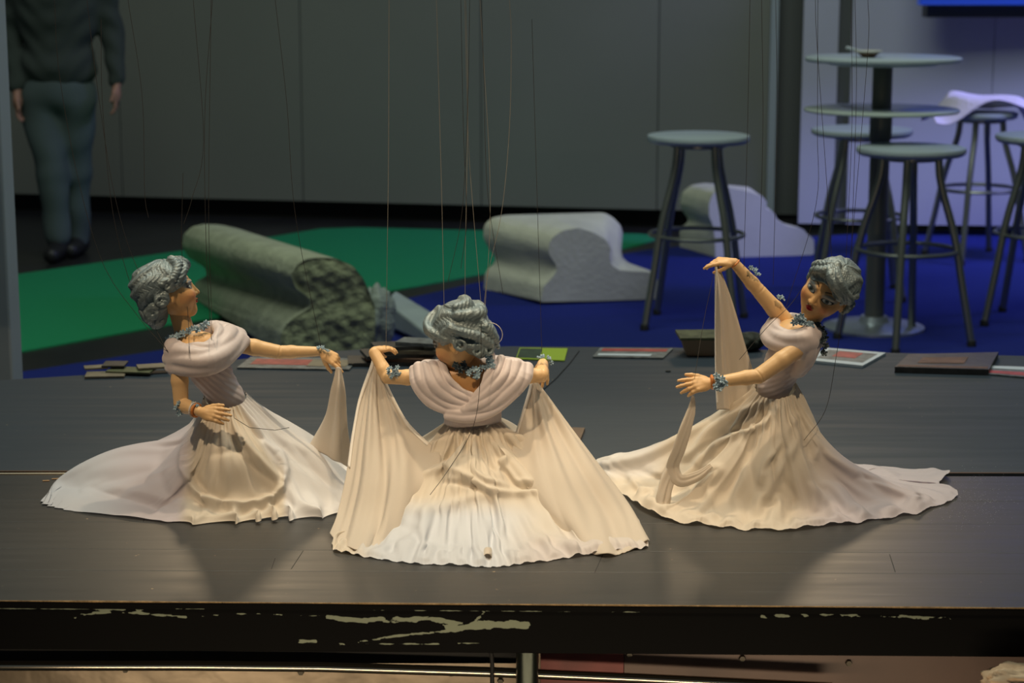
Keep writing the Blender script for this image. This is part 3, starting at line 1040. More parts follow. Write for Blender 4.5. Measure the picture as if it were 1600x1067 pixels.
# red-brown inner panel at centre right
b = MB(); u0, u1 = PY(845, 1012, 2.90), PY(975, 1012, 2.90)
b.box(u0[0], u1[0], 2.905, 2.925, 0.27, u0[2] + .01)
o = b.obj('red_board', mat('red_brown_board', (0.22, 0.05, 0.045), 0.5, vary=(20, 0.3)), up)

b = MB(); u0, u1 = PY(976, 1014, 2.90), PY(1760, 1014, 2.90)
b.box(u0[0], u1[0], 2.905, 2.925, 0.27, u0[2] + .01)
o = b.obj('brown_board', mat('dull_brown_board', (0.15, 0.095, 0.075), 0.45, vary=(6, 0.35)), up)
for pq in (((474, 860), (455, 889)), ((430, 872), (424, 889)), ((942, 866), (929, 895)), ((232, 782), (224, 815)), ((1390, 866), (1399, 894))):
    g0, g1 = PZ(*pq[0], STAGE + .0001), PZ(*pq[1], STAGE + .0001)
    b = MB(); b.hexa([g0 + [-.0006, 0, -.001], g0 + [.0006, 0, -.001], g1 + [.0006, 0, -.001], g1 + [-.0006, 0, -.001]], [g0 + [-.0006, 0, 0], g0 + [.0006, 0, 0], g1 + [.0006, 0, 0], g1 + [-.0006, 0, 0]])
    b.obj('board_joint', M_dark, sd)


# cream cloth at the bottom right corner
cpos = PY(1585, 1062, 2.62)
o = blob_mesh('cream_cloth', cpos, (0.045, 0.03, 0.020), mat('cream_bundle', (0.75, 0.55, 0.36), 0.9), None, 0.30, 9, 20)
tag(o, 'blurred cream cloth poking into the bottom right corner', 'cloth')

# rear platform
rear = empty('stage_platform', (0, 4.0, 0.40), 'rear blue-black platform of the stage, leaflets and books lie along its back edge', 'stage')
R0, R1 = PZ(XL, 736.5, STAGE), PZ(XR, 740.5, STAGE)
bk = [(-160, 596), (0, 594), (130, 586), (300, 570), (420, 556), (560, 546), (800, 541), (1050, 543), (1300, 549), (1600, 556), (1760, 560)]
T = [PZ(x, y, STAGE) for x, y in bk]
top = [R0, R1] + T[::-1]
n = len(top)
lo = [(p[0], p[1], STAGE - .03) for p in top]
fs = [tuple(range(n, 2 * n)), tuple(range(n - 1, -1, -1))] + [(i, (i + 1) % n, n + (i + 1) % n, n + i) for i in range(n)]
mesh_obj('deck_sheet', lo + [tuple(p) for p in top], fs, M_rear, rear, smooth=False)
for (x, y) in ((-100, 600), (300, 590), (900, 560), (1700, 585)):
    p = PZ(x, y, STAGE)
    b = MB(); b.box(p[0] - .02, p[0] + .02, p[1] - .06, p[1] - .02, 0.0, STAGE - .03); b.obj('support_leg', M_dark, rear)
# metal edging at the left of the gap
b = MB()
e0, e1 = PZ(-160, 740, STAGE + .001), PZ(118, 739, STAGE + .001)
b.hexa([e0 + [0, -.003, -.004], e1 + [0, -.003, -.004], e1 + [0, .003, -.004], e0 + [0, .003, -.004]], [e0 + [0, -.003, 0], e1 + [0, -.003, 0], e1 + [0, .003, 0], e0 + [0, .003, 0]])
b.obj('edge_strip', mat('pale_strip', (0.55, 0.48, 0.36), 0.5), rear)
e0, e1 = PZ(-160, 735.5, STAGE + .001), PZ(1760, 739, STAGE + .001)
b = MB(); b.hexa([e0 + [0, -.002, -.004], e1 + [0, -.002, -.004], e1 + [0, .004, -.004], e0 + [0, .004, -.004]], [e0 + [0, -.002, 0], e1 + [0, -.002, 0], e1 + [0, .004, 0], e0 + [0, .004, 0]])
b.obj('edge_lip', mat('brown_lip', (0.10, 0.055, 0.03), 0.6), rear)


# ------------------------------------------------------------------ papers, books, boxes at the back of the stage
def quad_thing(name, pix, h, m, label, cat, z=STAGE, top_m=None, patches=(), group=None):
    P = [PZ(x, y, z + h) for x, y in pix]
    root = empty(name, (P[0][0], P[0][1], z), label, cat, group)
    b = MB(); b.hexa([(p[0], p[1], z + .0005) for p in P], [tuple(p) for p in P]); b.obj('pages', m, root)
    bl = lambda u, v: (P[0] * (1 - u) + P[1] * u) * (1 - v) + (P[3] * (1 - u) + P[2] * u) * v
    for q_, (u0, u1, v0, v1, pm) in enumerate(patches):
        b = MB(); c = [bl(u0, v0), bl(u1, v0), bl(u1, v1), bl(u0, v1)]
        b.hexa([q + [0, 0, .0001 + .0005 * q_] for q in c], [q + [0, 0, .0005 + .0005 * q_] for q in c]); b.obj('printed_picture', pm, root)
    return root


c_lime = mat('lime_paper', (0.36, 0.50, 0.03), 0.5)
c_dkgr = mat('dark_green_print', (0.03, 0.06, 0.035), 0.5, vary=(40, .5))
c_red = mat('red_print', (0.42, 0.06, 0.05), 0.5, vary=(50, .4))
c_white = mat('white_paper', (0.62, 0.66, 0.70), 0.5)
c_tan = mat('tan_cover', (0.25, 0.20, 0.13), 0.5, vary=(30, .3))
c_dk = mat('dark_cover', (0.05, 0.045, 0.04), 0.45, vary=(40, .5))
c_brown = mat('brown_wood', (0.16, 0.075, 0.04), 0.5, bump=(40, .4), vary=(30, .4), aniso=(1, 8, 1))
c_grey = mat('grey_print', (0.16, 0.17, 0.17), 0.5, vary=(60, .6))

quad_thing('leaflet', [(806, 560), (882, 563), (887, 544), (812, 543)], .003, c_lime, 'lime green leaflet with a dark picture, behind the centre puppet', 'leaflet', patches=((0.02, .48, .08, .92, c_dkgr),))
quad_thing('magazine', [(926, 557), (1036, 559), (1052, 544), (938, 543)], .004, c_grey, 'glossy magazine with a red strip on its cover, between centre and right puppets', 'magazine',
           patches=((.05, .95, .62, .9, c_red), (.05, .8, .12, .32, c_white)))
quad_thing('magazine', [(1262, 562), (1348, 571), (1384, 551), (1290, 543)], .006, c_white, 'white edged magazine lying just behind the right puppet', 'magazine', patches=((.10, .92, .18, .86, c_grey), (.3, .7, .4, .8, c_red)))
quad_thing('magazine', [(1500, 580), (1640, 592), (1660, 574), (1520, 570)], .004, c_grey, 'red and white flyer at the right edge of the rear platform', 'magazine', patches=((.02, .98, .1, .4, c_red), (.05, .9, .6, .9, c_white)))
quad_thing('magazine', [(370, 574), (545, 577), (562, 560), (392, 557)], .004, c_grey, 'magazine with red and tan cover under the left puppet\'s outstretched arm', 'magazine', patches=((.08, .6, .3, .8, c_red), (.6, .95, .2, .8, c_tan)))
# dark wooden box lid at right
quad_thing('wooden_board', [(1398, 573), (1545, 577), (1560, 550), (1420, 553)], .014, c_dk, 'dark brown board with curled edge at the right back of the stage', 'board', patches=((.02, .98, .04, .14, c_brown), (.2, .7, .3, .7, c_brown)))
# pile left
rt = empty('scrap_pile', PZ(190, 588, STAGE), 'flat pile of tan and olive card scraps at the left back of the stage', 'card scraps')
for k, (x, y, w_, d_, a_, hh, mm) in enumerate(((165, 588, .085, .05, .1, .006, c_tan), (205, 584, .10, .05, -.15, .010, mat('olive_card', (0.13, 0.13, 0.06), .6, vary=(20, .3))), (240, 582, .07, .04, .3, .016, c_tan),
                                            (180, 580, .05, .05, .0, .018, c_dk), (150, 582, .05, .03, .3, .014, c_tan))):
    p = PZ(x, y, STAGE); b = MB(); b.obox((p[0], p[1], STAGE + hh - .002), w_, d_, .004, a_, 0.02); b.obj('card_scrap', mm, rt)
# stack in the middle left
stack = [((600, 563), .16, .09, .1, c_dk), ((628, 560), .15, .08, -.2, c_brown), ((610, 558), .12, .09, .25, c_dk), ((640, 556), .13, .07, -.05, c_tan), ((622, 552), .11, .07, .2, c_dk), ((655, 553), .09, .06, -.3, c_grey)]
names_ = ['lowest dark book of the stack behind the left-centre gap', 'brown book second from the bottom of the dark stack', 'dark book in the middle of the stack beside the broken stone',
          'tan book on the upper half of the dark stack', 'dark book second from the top of the stack', 'small mottled grey book on top of the dark stack']
for k, ((x, y), w_, d_, a_, mm) in enumerate(stack):
    p = PZ(x, 563 - 0 * y, STAGE)
    root = empty('book', (p[0], 4.38, STAGE + .0005 + k * .0085), names_[k], 'book', 'books stacked at the back of the stage')
    z0 = STAGE + .0005 + k * .0085
    b = MB(); b.obox((p[0], 4.38, z0 + .0042), w_, d_, .0080, a_); b.obj('book_cover', mm, root)
    b = MB(); b.obox((p[0] + .001, 4.38, z0 + .0042), w_ + .0014, d_ - .004, .0054, a_); b.obj('page_block', c_tan, root)
# carton tray behind the right puppet's fabric
p = PZ(1104, 557, STAGE)
root = empty('carton_tray', (p[0], p[1], STAGE), 'open tan carton tray behind the raised fabric of the right puppet', 'tray')
b = MB()
w0, w1, hh = .046, .060, .042
ty0 = p[1] + .03
b.hexa([(p[0] - w0, ty0 - .03, STAGE + .001), (p[0] + w0, ty0 - .03, STAGE + .001), (p[0] + w0, ty0 + .03, STAGE + .001), (p[0] - w0, ty0 + .03, STAGE + .001)],
       [(p[0] - w1, ty0 - .042, STAGE + hh), (p[0] + w1, ty0 - .042, STAGE + hh), (p[0] + w1, ty0 + .042, STAGE + hh), (p[0] - w1, ty0 + .042, STAGE + hh)])
b.obj('tray_body', mat('tan_carton', (0.36, 0.25, 0.16), 0.7), root, bevel=.003)
b = MB(); b.obox((p[0], ty0, STAGE + hh + .003), .13, .09, .006, .05, .03); b.obj('tray_contents', mat('olive_filling', (0.10, 0.10, 0.05), 0.8, vary=(50, .5)), root)
q = PZ(1168, 550, STAGE)
o = blob_mesh('dark_bundle', (q[0], q[1] + .02, STAGE + .022), (.040, .03, .022), mat('dark_bundle', (0.05, 0.05, 0.035), .8, vary=(60, .5)), None, .25, 5, 20)
tag(o, 'small dark crumpled bundle beside the carton tray', 'bundle')
# brown card standing behind the centre puppet
quad_thing('card_tray', [(800, 700), (900, 704), (914, 668), (790, 666)], .006, mat('brown_card', (0.12, 0.085, 0.06), .6, vary=(20, .2)), 'flat brown card lying behind the skirt of the centre puppet', 'card')
# marks on the rear platform: a plug and a cable
b = MB(); b.tube([PZ(x, y, STAGE + .0012) for x, y in ((905, 548), (890, 568), (868, 592), (845, 612), (838, 622))], .0011, 6)
o = b.obj('floor_cable', M_dark, smooth=True); tag(o, 'thin dark cable on the rear platform behind the centre puppet', 'cable')
c_ = PZ(1044, 581, STAGE)
b = MB(); b.lathe((c_[0], c_[1], STAGE + .0002), [(.006, 0), (.006, .002), (.004, .003)], 20); o = b.obj('floor_plug', M_dark, smooth=True)
tag(o, 'small round black plug in the rear platform floor', 'plug')

# crumbs and glitter at the right tail, chip at the left
fl = MB()
for _ in range(420):
    gx, gy = random.gauss(1520, 34), random.gauss(782, 20)
    p = PZ(gx, gy, STAGE + .0004)
    s_ = random.uniform(.0003, .0008)
    fl.obox(p, s_, s_ * 1.3, .0003, random.random() * 3)
o = fl.obj('white_crumbs', c_white); tag(o, 'fine white crumbs scattered beyond the tail of the right gown', 'crumbs', kind='stuff')
fl = MB()
for (x, y, l_) in ((72, 751, .012), (88, 748, .016), (102, 745, .010), (94, 751, .008)):
    fl.obox(PZ(x, y, STAGE + .001), l_, .003, .0014, .15)
o = fl.obj('wood_splinter', mat('raw_splinter', (0.60, 0.36, 0.18), 0.7)); tag(o, 'small raw wood splinter beside the tip of the left gown', 'splinter')
# ================================================================== puppets
M_skin = mat('painted_skin', vcol=True, rough=0.42, bump=(120, 0.05), spec=0.4)
M_hair = mat('silver_painted_hair', vcol=True, rough=0.38, metal=0.25, bump=(260, 0.25, 6), spec=0.6)
M_satin = mat('bodice_satin', (0.64, 0.56, 0.56), 0.45, sheen=0.4, bump=(900, 0.08), vary=(30, 0.03))
M_chif = mat('chiffon_skirt', vcol=True, rough=0.62, sheen=0.3, bump=(700, 0.06), transl=0.18, spec=0.3)
M_panel = mat('chiffon_panel', (0.76, 0.69, 0.60), rough=0.7, sheen=0.3, bump=(700, 0.06), transl=0.35, spec=0.2)
M_hem = mat('panel_hem', (0.88, 0.83, 0.76), rough=0.6, sheen=0.3, transl=0.15)
M_flower = mat('blue_grey_petals', (0.30, 0.43, 0.52), 0.45, sheen=0.2, vary=(120, 0.35))
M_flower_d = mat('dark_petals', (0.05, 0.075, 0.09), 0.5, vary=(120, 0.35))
M_string = mat('dark_string', (0.035, 0.03, 0.025), 0.6)
M_stringp = mat('pale_string', (0.30, 0.28, 0.24), 0.5)
M_band = mat('orange_band', (0.65, 0.22, 0.05), 0.5)
M_ribbon = mat('white_ribbon', (0.75, 0.68, 0.62), 0.6)

SK = np.array([0.68, 0.40, 0.175])
SKA = np.array([0.76, 0.50, 0.255])


def sm(a, b, x):
    t = np.clip((x - a) / (b - a), 0, 1)
    return t * t * (3 - 2 * t)


# ------------------------------------------------------------------ head, canonical: face towards -Y, her left +X, up +Z
def head_sdf(P):
    A = np.abs(P) * [1, 0, 0] + P * [0, 1, 1]
    A = A.astype(np.float32)
    d = ell(A, (0, .006, .014), (.040, .046, .044))
    d = smin(d, ell(A, (0, -.012, -.014), (.036, .033, .039)), .018)
    d = smin(d, cone(A, (0, -.030, -.044), (0, -.026, -.040), .011, .014), .014)
    d = smin(d, ell(A, (.019, -.030, -.013), (.013, .012, .013)), .012)
    d = smin(d, cone(A, (0, -.041, .006), (0, -.0505, -.0125), .0032, .0048), .006)
    d = smin(d, ell(A, (.0052, -.0455, -.0145), (.0036, .0045, .0030)), .004)
    d = smax(d, -ell(A, (.0195, -.0485, .003), (.0125, .0080, .0068)), .007)
    d = smin(d, ell(A, (.0190, -.0315, .0030), (.0108, .0088, .0068)), .0015)
    d = smin(d, cone(A, (.010, -.0425, .0125), (.029, -.0345, .0125), .0022, .0018), .006)
    d = smin(d, ell(A, (.0028, -.0435, -.0248), (.0052, .0048, .0026)), .0018)
    d = smin(d, ell(A, (0, -.0425, -.0298), (.0062, .0048, .0030)), .0018)
    d = smax(d, -ell(A, (0, -.0480, -.0272), (.0078, .0035, .0008)), .001)
    e = ellR(A, (.0405, .006, -.006), (.0040, .0085, .0130), Matrix.Rotation(-.2, 3, 'X'))
    e = smax(e, -ell(A, (.0455, .004, -.005), (.0035, .0050, .0085)), .002)
    d = smin(d, e, .003)
    return d


def head_col(V):
    x, y, z = np.abs(V[:, 0]), V[:, 1], V[:, 2]
    c = np.tile(SK, (len(V), 1))

    def put(w, col):
        nonlocal c
        c = c * (1 - w[:, None]) + np.array(col)[None] * w[:, None]
    fr = (y < -.012).astype(float)
    blush = np.exp(-(((x - .026) / .011) ** 2 + ((z + .015) / .010) ** 2)) * fr
    put(blush * .55, (.62, .16, .07))
    put(fr * .8 * sm(1.25, .75, np.hypot((x - .0205) / .0135, (z - .0085) / .0078)), (.20, .28, .33))
    ev = np.hypot((x - .0195) / .0108, (z - .0030 - .12 * (x - .0195)) / .0046)
    put(fr * sm(1.12, .95, ev), (.035, .04, .05))
    put(fr * sm(.86, .74, ev), (.55, .58, .55))
    put(fr * sm(.86, .74, ev) * sm(1.1, .9, np.hypot(x - .0195, z - .0032) / .0044), (.07, .11, .13))
    put(fr * sm(1.1, .8, np.hypot(x - .0195, z - .0032) / .0020), (.01, .01, .012))
    bz = .0205 - ((x - .019) / .015) ** 2 * .006
    put(fr * sm(1.3, .7, np.abs(z - bz) / .0012) * (x > .0075) * (x < .035), (.09, .045, .03))
    put(fr * sm(1.15, .9, np.hypot(x / .0080, (z + .0272) / (.0052 - .10 * x))) * (y < -.036), (.52, .035, .03))
    put(fr * sm(1.2, .8, np.hypot((x - .004) / .0016, (z + .0168) / .0011)) * .8, (.14, .05, .03))
    return c


def wave_disp(P, amp=.0022):
    """finger waves and fine strands over the head"""
    x, y, z = P[:, 0], P[:, 1], P[:, 2]
    az = np.arctan2(x, y + .002)
    s = z + .010 * np.sin(2 * az + 1) + .004 * np.sin(90 * x + 50 * y)
    wv = np.sin(2 * np.pi * s / .026 + 1.9 * np.sin(3 * az + 20 * z))
    flow = 30 * az + 3.0 * np.sin(2 * np.pi * s / .026) + 200 * x + 60 * z
    st = np.sin(flow) * .5 + np.sin(2.3 * flow + 40 * z) * .4
    return amp * wv * (.7 + .5 * np.sin(70 * x + 2) * np.sin(60 * z)) + .0007 * st


def curl(c, R, a0, turns, ax, r0, r1):
    """a spiral lock: list of points and radii in the plane spanned by ax[0], ax[1]"""
    pts, rs = [], []
    n = int(10 * turns)
    for i in range(n + 1):
        t = i / n
        q = R * (1 - .75 * t)
        a = a0 + 2 * np.pi * turns * t
        pts.append(np.array(c) + np.array(ax[0]) * q * math.cos(a) + np.array(ax[1]) * q * math.sin(a))
        rs.append(r0 + (r1 - r0) * t)
    return pts, rs


def make_locks(back_roll):
    L_ = []
    # forelock sweeping from the parting on her right over the forehead
    L_.append(([(-.012, -.030, .055), (-.002, -.042, .049), (.014, -.045, .041), (.028, -.038, .034), (.038, -.026, .024), (.042, -.014, .014)], [.008, .0085, .008, .0075, .007, .005]))
    L_.append(([(-.010, -.022, .060), (.006, -.035, .055), (.022, -.038, .047), (.036, -.028, .036), (.044, -.014, .026), (.046, -.004, .014)], [.008, .009, .009, .008, .008, .006]))
    L_.append(([(-.012, -.030, .055), (-.022, -.038, .045), (-.032, -.034, .036), (-.039, -.024, .026), (-.043, -.012, .016)], [.008, .008, .0075, .007, .005]))
    L_.append(([(-.010, -.018, .062), (-.026, -.026, .052), (-.038, -.020, .040), (-.045, -.008, .028)], [.009, .009, .009, .008]))
    # curls over the temples and round the neck
    for sx in (1, -1):
        p, r = curl((sx * .046, .004, .018), .011, .5, 1.1, ((0, 1, 0), (0, 0, 1)), .0065, .004); L_.append((p, r))
        p, r = curl((sx * .046, .024, -.004), .012, 2.5, 1.2, ((0, 1, .2), (0, -.2, 1)), .0070, .004); L_.append((p, r))
        p, r = curl((sx * .036, .042, -.026), .012, 1.2, 1.2, ((.6 * sx, -.8, 0), (0, 0, 1)), .0072, .004); L_.append((p, r))
        p, r = curl((sx * .020, .056, -.034), .011, 2.0, 1.2, ((.9, -.4 * sx, 0), (0, 0, 1)), .0070, .004); L_.append((p, r))
    p, r = curl((0, .060, -.030), .011, 0.4, 1.2, ((1, 0, 0), (0, .2, 1)), .0070, .004); L_.append((p, r))
    if back_roll:
        L_.append(([(-.040, .030, .046), (-.024, .050, .040), (.000, .060, .030), (.022, .054, .036), (.038, .036, .046)], [.010, .013, .015, .013, .010]))
        L_.append(([(-.030, .020, .062), (-.014, .036, .060), (.006, .044, .055), (.026, .034, .058)], [.009, .012, .013, .010]))
        L_.append(([(-.044, .018, .024), (-.040, .040, .010), (-.030, .052, -.010), (-.026, .056, -.026)], [.009, .011, .011, .008]))
        L_.append(([(.046, .018, .030), (.044, .040, .012), (.030, .056, -.006), (.016, .062, -.026)], [.009, .011, .011, .008]))
        L_.append(([(.010, .058, .022), (.012, .066, .004), (.004, .066, -.014), (-.008, .064, -.028)], [.009, .012, .011, .008]))
    return L_


def hair_sdf_factory(back_roll, long_nape=False):
    locks = make_locks(back_roll)

    def f(P):
        d = ell(P, (0, .011, .021), (.0475, .053, .047))
        d = smin(d, ell(P, (0, .036, -.016), (.038, .026, .030)), .014)
        if long_nape:
            d = smin(d, ell(P, (0, .040, -.034), (.036, .024, .026)), .012)
            d = smin(d, ell(P, (0, .040, .020), (.044, .034, .038)), .014)
        d = d + wave_disp(P)
        face = ell(P, (0, -.066, -.026), (.043, .062, .060))
        d = smax(d, -face, .004)
        A = np.abs(P) * [1, 0, 0] + P * [0, 1, 1]
        d = smax(d, -ell(A.astype(np.float32), (.050, -.002, -.012), (.016, .016, .017)), .004)
        low = smax(-(P[:, 1] - .012), P[:, 2] + .018, .004)
        d = smax(d, -smax(-low, -low, .001) if False else -np.maximum(P[:, 1] - .014, P[:, 2] + .020) * -1, .003) if False else smax(d, -np.maximum(P[:, 1] - .014, P[:, 2] + .020), .003)
        for p, r in locks:
            t = polytube(P, catmull(p, 2 * len(p)), np.interp(np.linspace(0, 1, 2 * len(p)), np.linspace(0, 1, len(p)), r)) + (.0022 if back_roll else 0)
            t = t + .0004 * np.sin(700 * P[:, 2] + 500 * P[:, 0] + 3 * np.sin(200 * P[:, 1]))
            d = smin(d, t, .006 if back_roll else .0025)
        return d
    return f


def hair_col(V):
    w = wave_disp(V) / .0022
    n = .5 + .5 * np.sin(V[:, 0] * 120 + 2 * np.sin(V[:, 2] * 90)) * np.sin(V[:, 1] * 100 + 1)
    a = np.array([.12, .18, .215]); b_ = np.array([.27, .32, .32])
    t = np.clip(.25 + .45 * n, 0, 1)[:, None]
    return a * (1 - t) + b_ * t


HV, HF = surface(head_sdf, (-.050, -.062, -.066), (.050, .060, .068), .0009)
HC = head_col(HV)
hairA = surface(hair_sdf_factory(False), (-.066, -.062, -.062), (.066, .080, .082), .0010)
hairC = surface(hair_sdf_factory(False, True), (-.066, -.062, -.068), (.066, .084, .082), .0010)
hairB = surface(hair_sdf_factory(True), (-.066, -.062, -.062), (.066, .084, .084), .0010)
head_cache = {}


def frame(f, u):
    f = unit(f); u = np.asarray(u, float); u = unit(u - f * f.dot(u))
    r = np.cross(u, -f) * -1
    r = np.cross(f, u)          # her left... checked below
    r = -r
    # face forward = -Y, left = +X, up = +Z  ->  X = Y x Z = (-f) x u
    r = np.cross(-f, u)
    return np.stack([r, -f, u], 1)


def put_head(root, c, f, u, s, kind):
    R = frame(f, u)
    M = Matrix.LocRotScale(Vector(c), Matrix([list(map(float, row)) for row in R]).to_quaternion(), Vector((s, s, s)))
    for nm in ('head', 'hair'):
        key = nm if nm == 'head' else nm + kind
        if key not in head_cache:
            if nm == 'head':
                o = mesh_obj(nm, HV, HF, M_skin, root, colors=HC)
            else:
                h = {'A': hairA, 'B': hairB, 'C': hairC}[kind]
                o = mesh_obj(nm, h[0], h[1], M_hair, root, colors=hair_col(h[0]))
            head_cache[key] = o
        else:
            o = head_cache[key].copy()
            COL.objects.link(o)
            attach(o, root)
        o.matrix_basis = M
    return R


# ------------------------------------------------------------------ arms and hands
def limb(name, pts, rs, root, pad=.03):
    """pts: shoulder, elbow, wrist ; carved joint line at the elbow"""
    pts = [np.asarray(p, float) for p in pts]
    t1 = unit(pts[1] - pts[0])

    def f(P):
        a, b_, c = pts
        m1 = a + (b_ - a) * .45
        m2 = b_ + (c - b_) * .30
        d = polytube(P, [a, m1, b_], [rs[0], rs[1], rs[2]], .004)
        e = polytube(P, [b_, m2, c], [rs[2] * .97, rs[3], rs[4]], .004)
        q = (P - b_) @ t1.astype(np.float32)
        d = smin(d, e, .002)
        near = np.exp(-(((P - b_) ** 2).sum(1)) / (.02 ** 2))
        d = d + .0014 * np.exp(-((q - .001) / .0012) ** 2) * near
        return d
    lo, hi = bounds(pts, pad)
    V, Fc = surface(f, lo, hi, .0012)
    return mesh_obj(name, V, Fc, M_skin, root, colors=np.tile(SKA, (len(V), 1)))


def make_hand(root, wrist, x_dir, z_dir, side, curls, spread=(.16, .04, -.06, -.18), thumb=((.55, .75, -.25), .3), s=1.0, name='hand'):
    """x_dir towards the fingers, z_dir = back of the hand; side = +1 if the thumb lies on +Y of (z x x)"""
    X = unit(x_dir); Z = unit(np.asarray(z_dir, float) - X * np.dot(z_dir, X)); Y = np.cross(Z, X) * side
    R = np.stack([X, Y, Z], 1)

    def T(p):
        return np.asarray(wrist, float) + s * (R @ np.asarray(p, float))
    chains = []
    L0 = (.0255, .0285, .0265, .0210)
    yb = (.0098, .0034, -.0031, -.0092)
    xb = (.0275, .0290, .0280, .0255)
    for k in range(4):
        p = np.array([xb[k], yb[k], 0.0008])
        ang, sp = 0.0, spread[k]
        pts = [p]
        for j, seg in enumerate((.44, .31, .25)):
            ang += curls[k][j]
            d = np.array([math.cos(ang) * math.cos(sp), math.cos(ang) * math.sin(sp), -math.sin(ang)])
            p = p + d * L0[k] * seg
            pts.append(p)
        chains.append(([T(q) for q in pts], [.0036 * s, .0034 * s, .0030 * s, .0022 * s]))
    td = unit(thumb[0])
    p = np.array([.009, .0085, -.001])
    q = p + td * .012
    e = q + unit(td + np.array([thumb[1], -.1, 0])) * .011
    e2 = e + unit(td + np.array([thumb[1] * 2, -.2, 0])) * .009
    chains.append(([T(p), T(q), T(e), T(e2)], [.0052 * s, .0042 * s, .0036 * s, .0026 * s]))
    Rm = R

    def f(P):
        d = ellR(P, T((.0165, 0, 0)), (.0175 * s, .0132 * s, .0060 * s), Rm)
        d = smin(d, cone(P, T((-.003, 0, 0)), T((.010, 0, 0)), .0078 * s, .0068 * s), .006)
        for k in range(4):
            pts, rs = chains[k]
            d = smin(d, cone(P, T((.012, yb[k] * .7, .0005)), pts[0], .0040 * s, .0040 * s), .003)
        for pts, rs in chains:
            t = polytube(P, pts, rs, .0012)
            d = smin(d, t, .0016)
        return d
    allp = [p for c, _ in chains for p in c] + [T((-.01, 0, 0)), T((.016, .016, 0)), T((.016, -.016, 0))]
    lo, hi = bounds(allp, .009)
    V, Fc = surface(f, lo, hi, .00075)
    col = np.tile(SKA * [.97, .92, .86], (len(V), 1))
    o = mesh_obj(name, V, Fc, M_skin, root, colors=col)
    return o, chains, T


RELAX = ((.15, .2, .15), (.2, .25, .2), (.25, .3, .2), (.35, .35, .25))


def band(root, name, c, axis, R_, r_, m, squash=1.0):
    ax = unit(axis)
    a = np.array([0, 0, 1.0]) if abs(ax[2]) < .8 else np.array([1.0, 0, 0])
    u = unit(np.cross(ax, a)); v = np.cross(ax, u)
    pts = [np.asarray(c) + R_ * (math.cos(t) * u + math.sin(t) * v) for t in np.linspace(0, 2 * math.pi, 25)]
    b = MB(); b.tube(pts, r_, 8, cap=False)
    return b.obj(name, m, root, smooth=True)


def flowers(root, name, spots, m, r=.0065, seed=0):
    """clusters of five-petalled fabric flowers; spots: list of (centre, normal)"""
    rr = random.Random(seed)
    b = MB()
    for (c, n_) in spots:
        c = np.asarray(c, float)
        n_ = unit(n_)
        for _ in range(2):
            nn = unit(n_ + np.array([rr.uniform(-.5, .5) for _ in range(3)]))
            cc = c + np.array([rr.uniform(-.5, .5) * r for _ in range(3)]) + nn * .0008
            a = np.array([0, 0, 1.0]) if abs(nn[2]) < .8 else np.array([1.0, 0, 0])
            u = unit(np.cross(nn, a)); v = np.cross(nn, u)
            R_ = r * rr.uniform(.7, 1.05)
            ph = rr.uniform(0, 6)
            for k in range(5):
                t = ph + k * 2 * math.pi / 5
                d = math.cos(t) * u + math.sin(t) * v
                w = -math.sin(t) * u + math.cos(t) * v
                P = [cc, cc + d * R_ * .45 + w * R_ * .30 + nn * .0016, cc + d * R_ * .95 + w * R_ * .34 + nn * .0010, cc + d * R_ * 1.12 + nn * .0026,
                     cc + d * R_ * .95 - w * R_ * .34 + nn * .0010, cc + d * R_ * .45 - w * R_ * .30 + nn * .0016]
                Q2 = [p - nn * .0006 for p in P]
                b.add(P + Q2, [(0, 1, 2, 3, 4, 5), (11, 10, 9, 8, 7, 6)] + [(i, 6 + i, 6 + (i + 1) % 6, (i + 1) % 6) for i in range(6)])
            b.tube([cc, cc + nn * .0028], [.0012, .0008], 6)
    return b.obj(name, m, root)


# ------------------------------------------------------------------ cloth
def sinnoise(U, V, seed, fu=3.0, fv=2.0, n=7, periodic=True):
    rr = np.random.default_rng(seed)
    out = 0
    for _ in range(n):
        a = rr.integers(1, max(2, int(fu)) + 1) * (1 if rr.random() > .5 else -1)
        b_ = rr.uniform(-fv, fv)
        out = out + rr.uniform(.4, 1) * np.sin(2 * np.pi * (a * U + b_ * V) + rr.uniform(0, 6.28))
    return out / math.sqrt(n)


def grid_normals(G, closed):
    du = (np.roll(G, -1, 0) - np.roll(G, 1, 0)) if closed else np.gradient(G, axis=0)
    dv = np.gradient(G, axis=1)
    n = np.cross(du, dv)
    n /= np.linalg.norm(n, axis=2, keepdims=True) + 1e-12
    return n


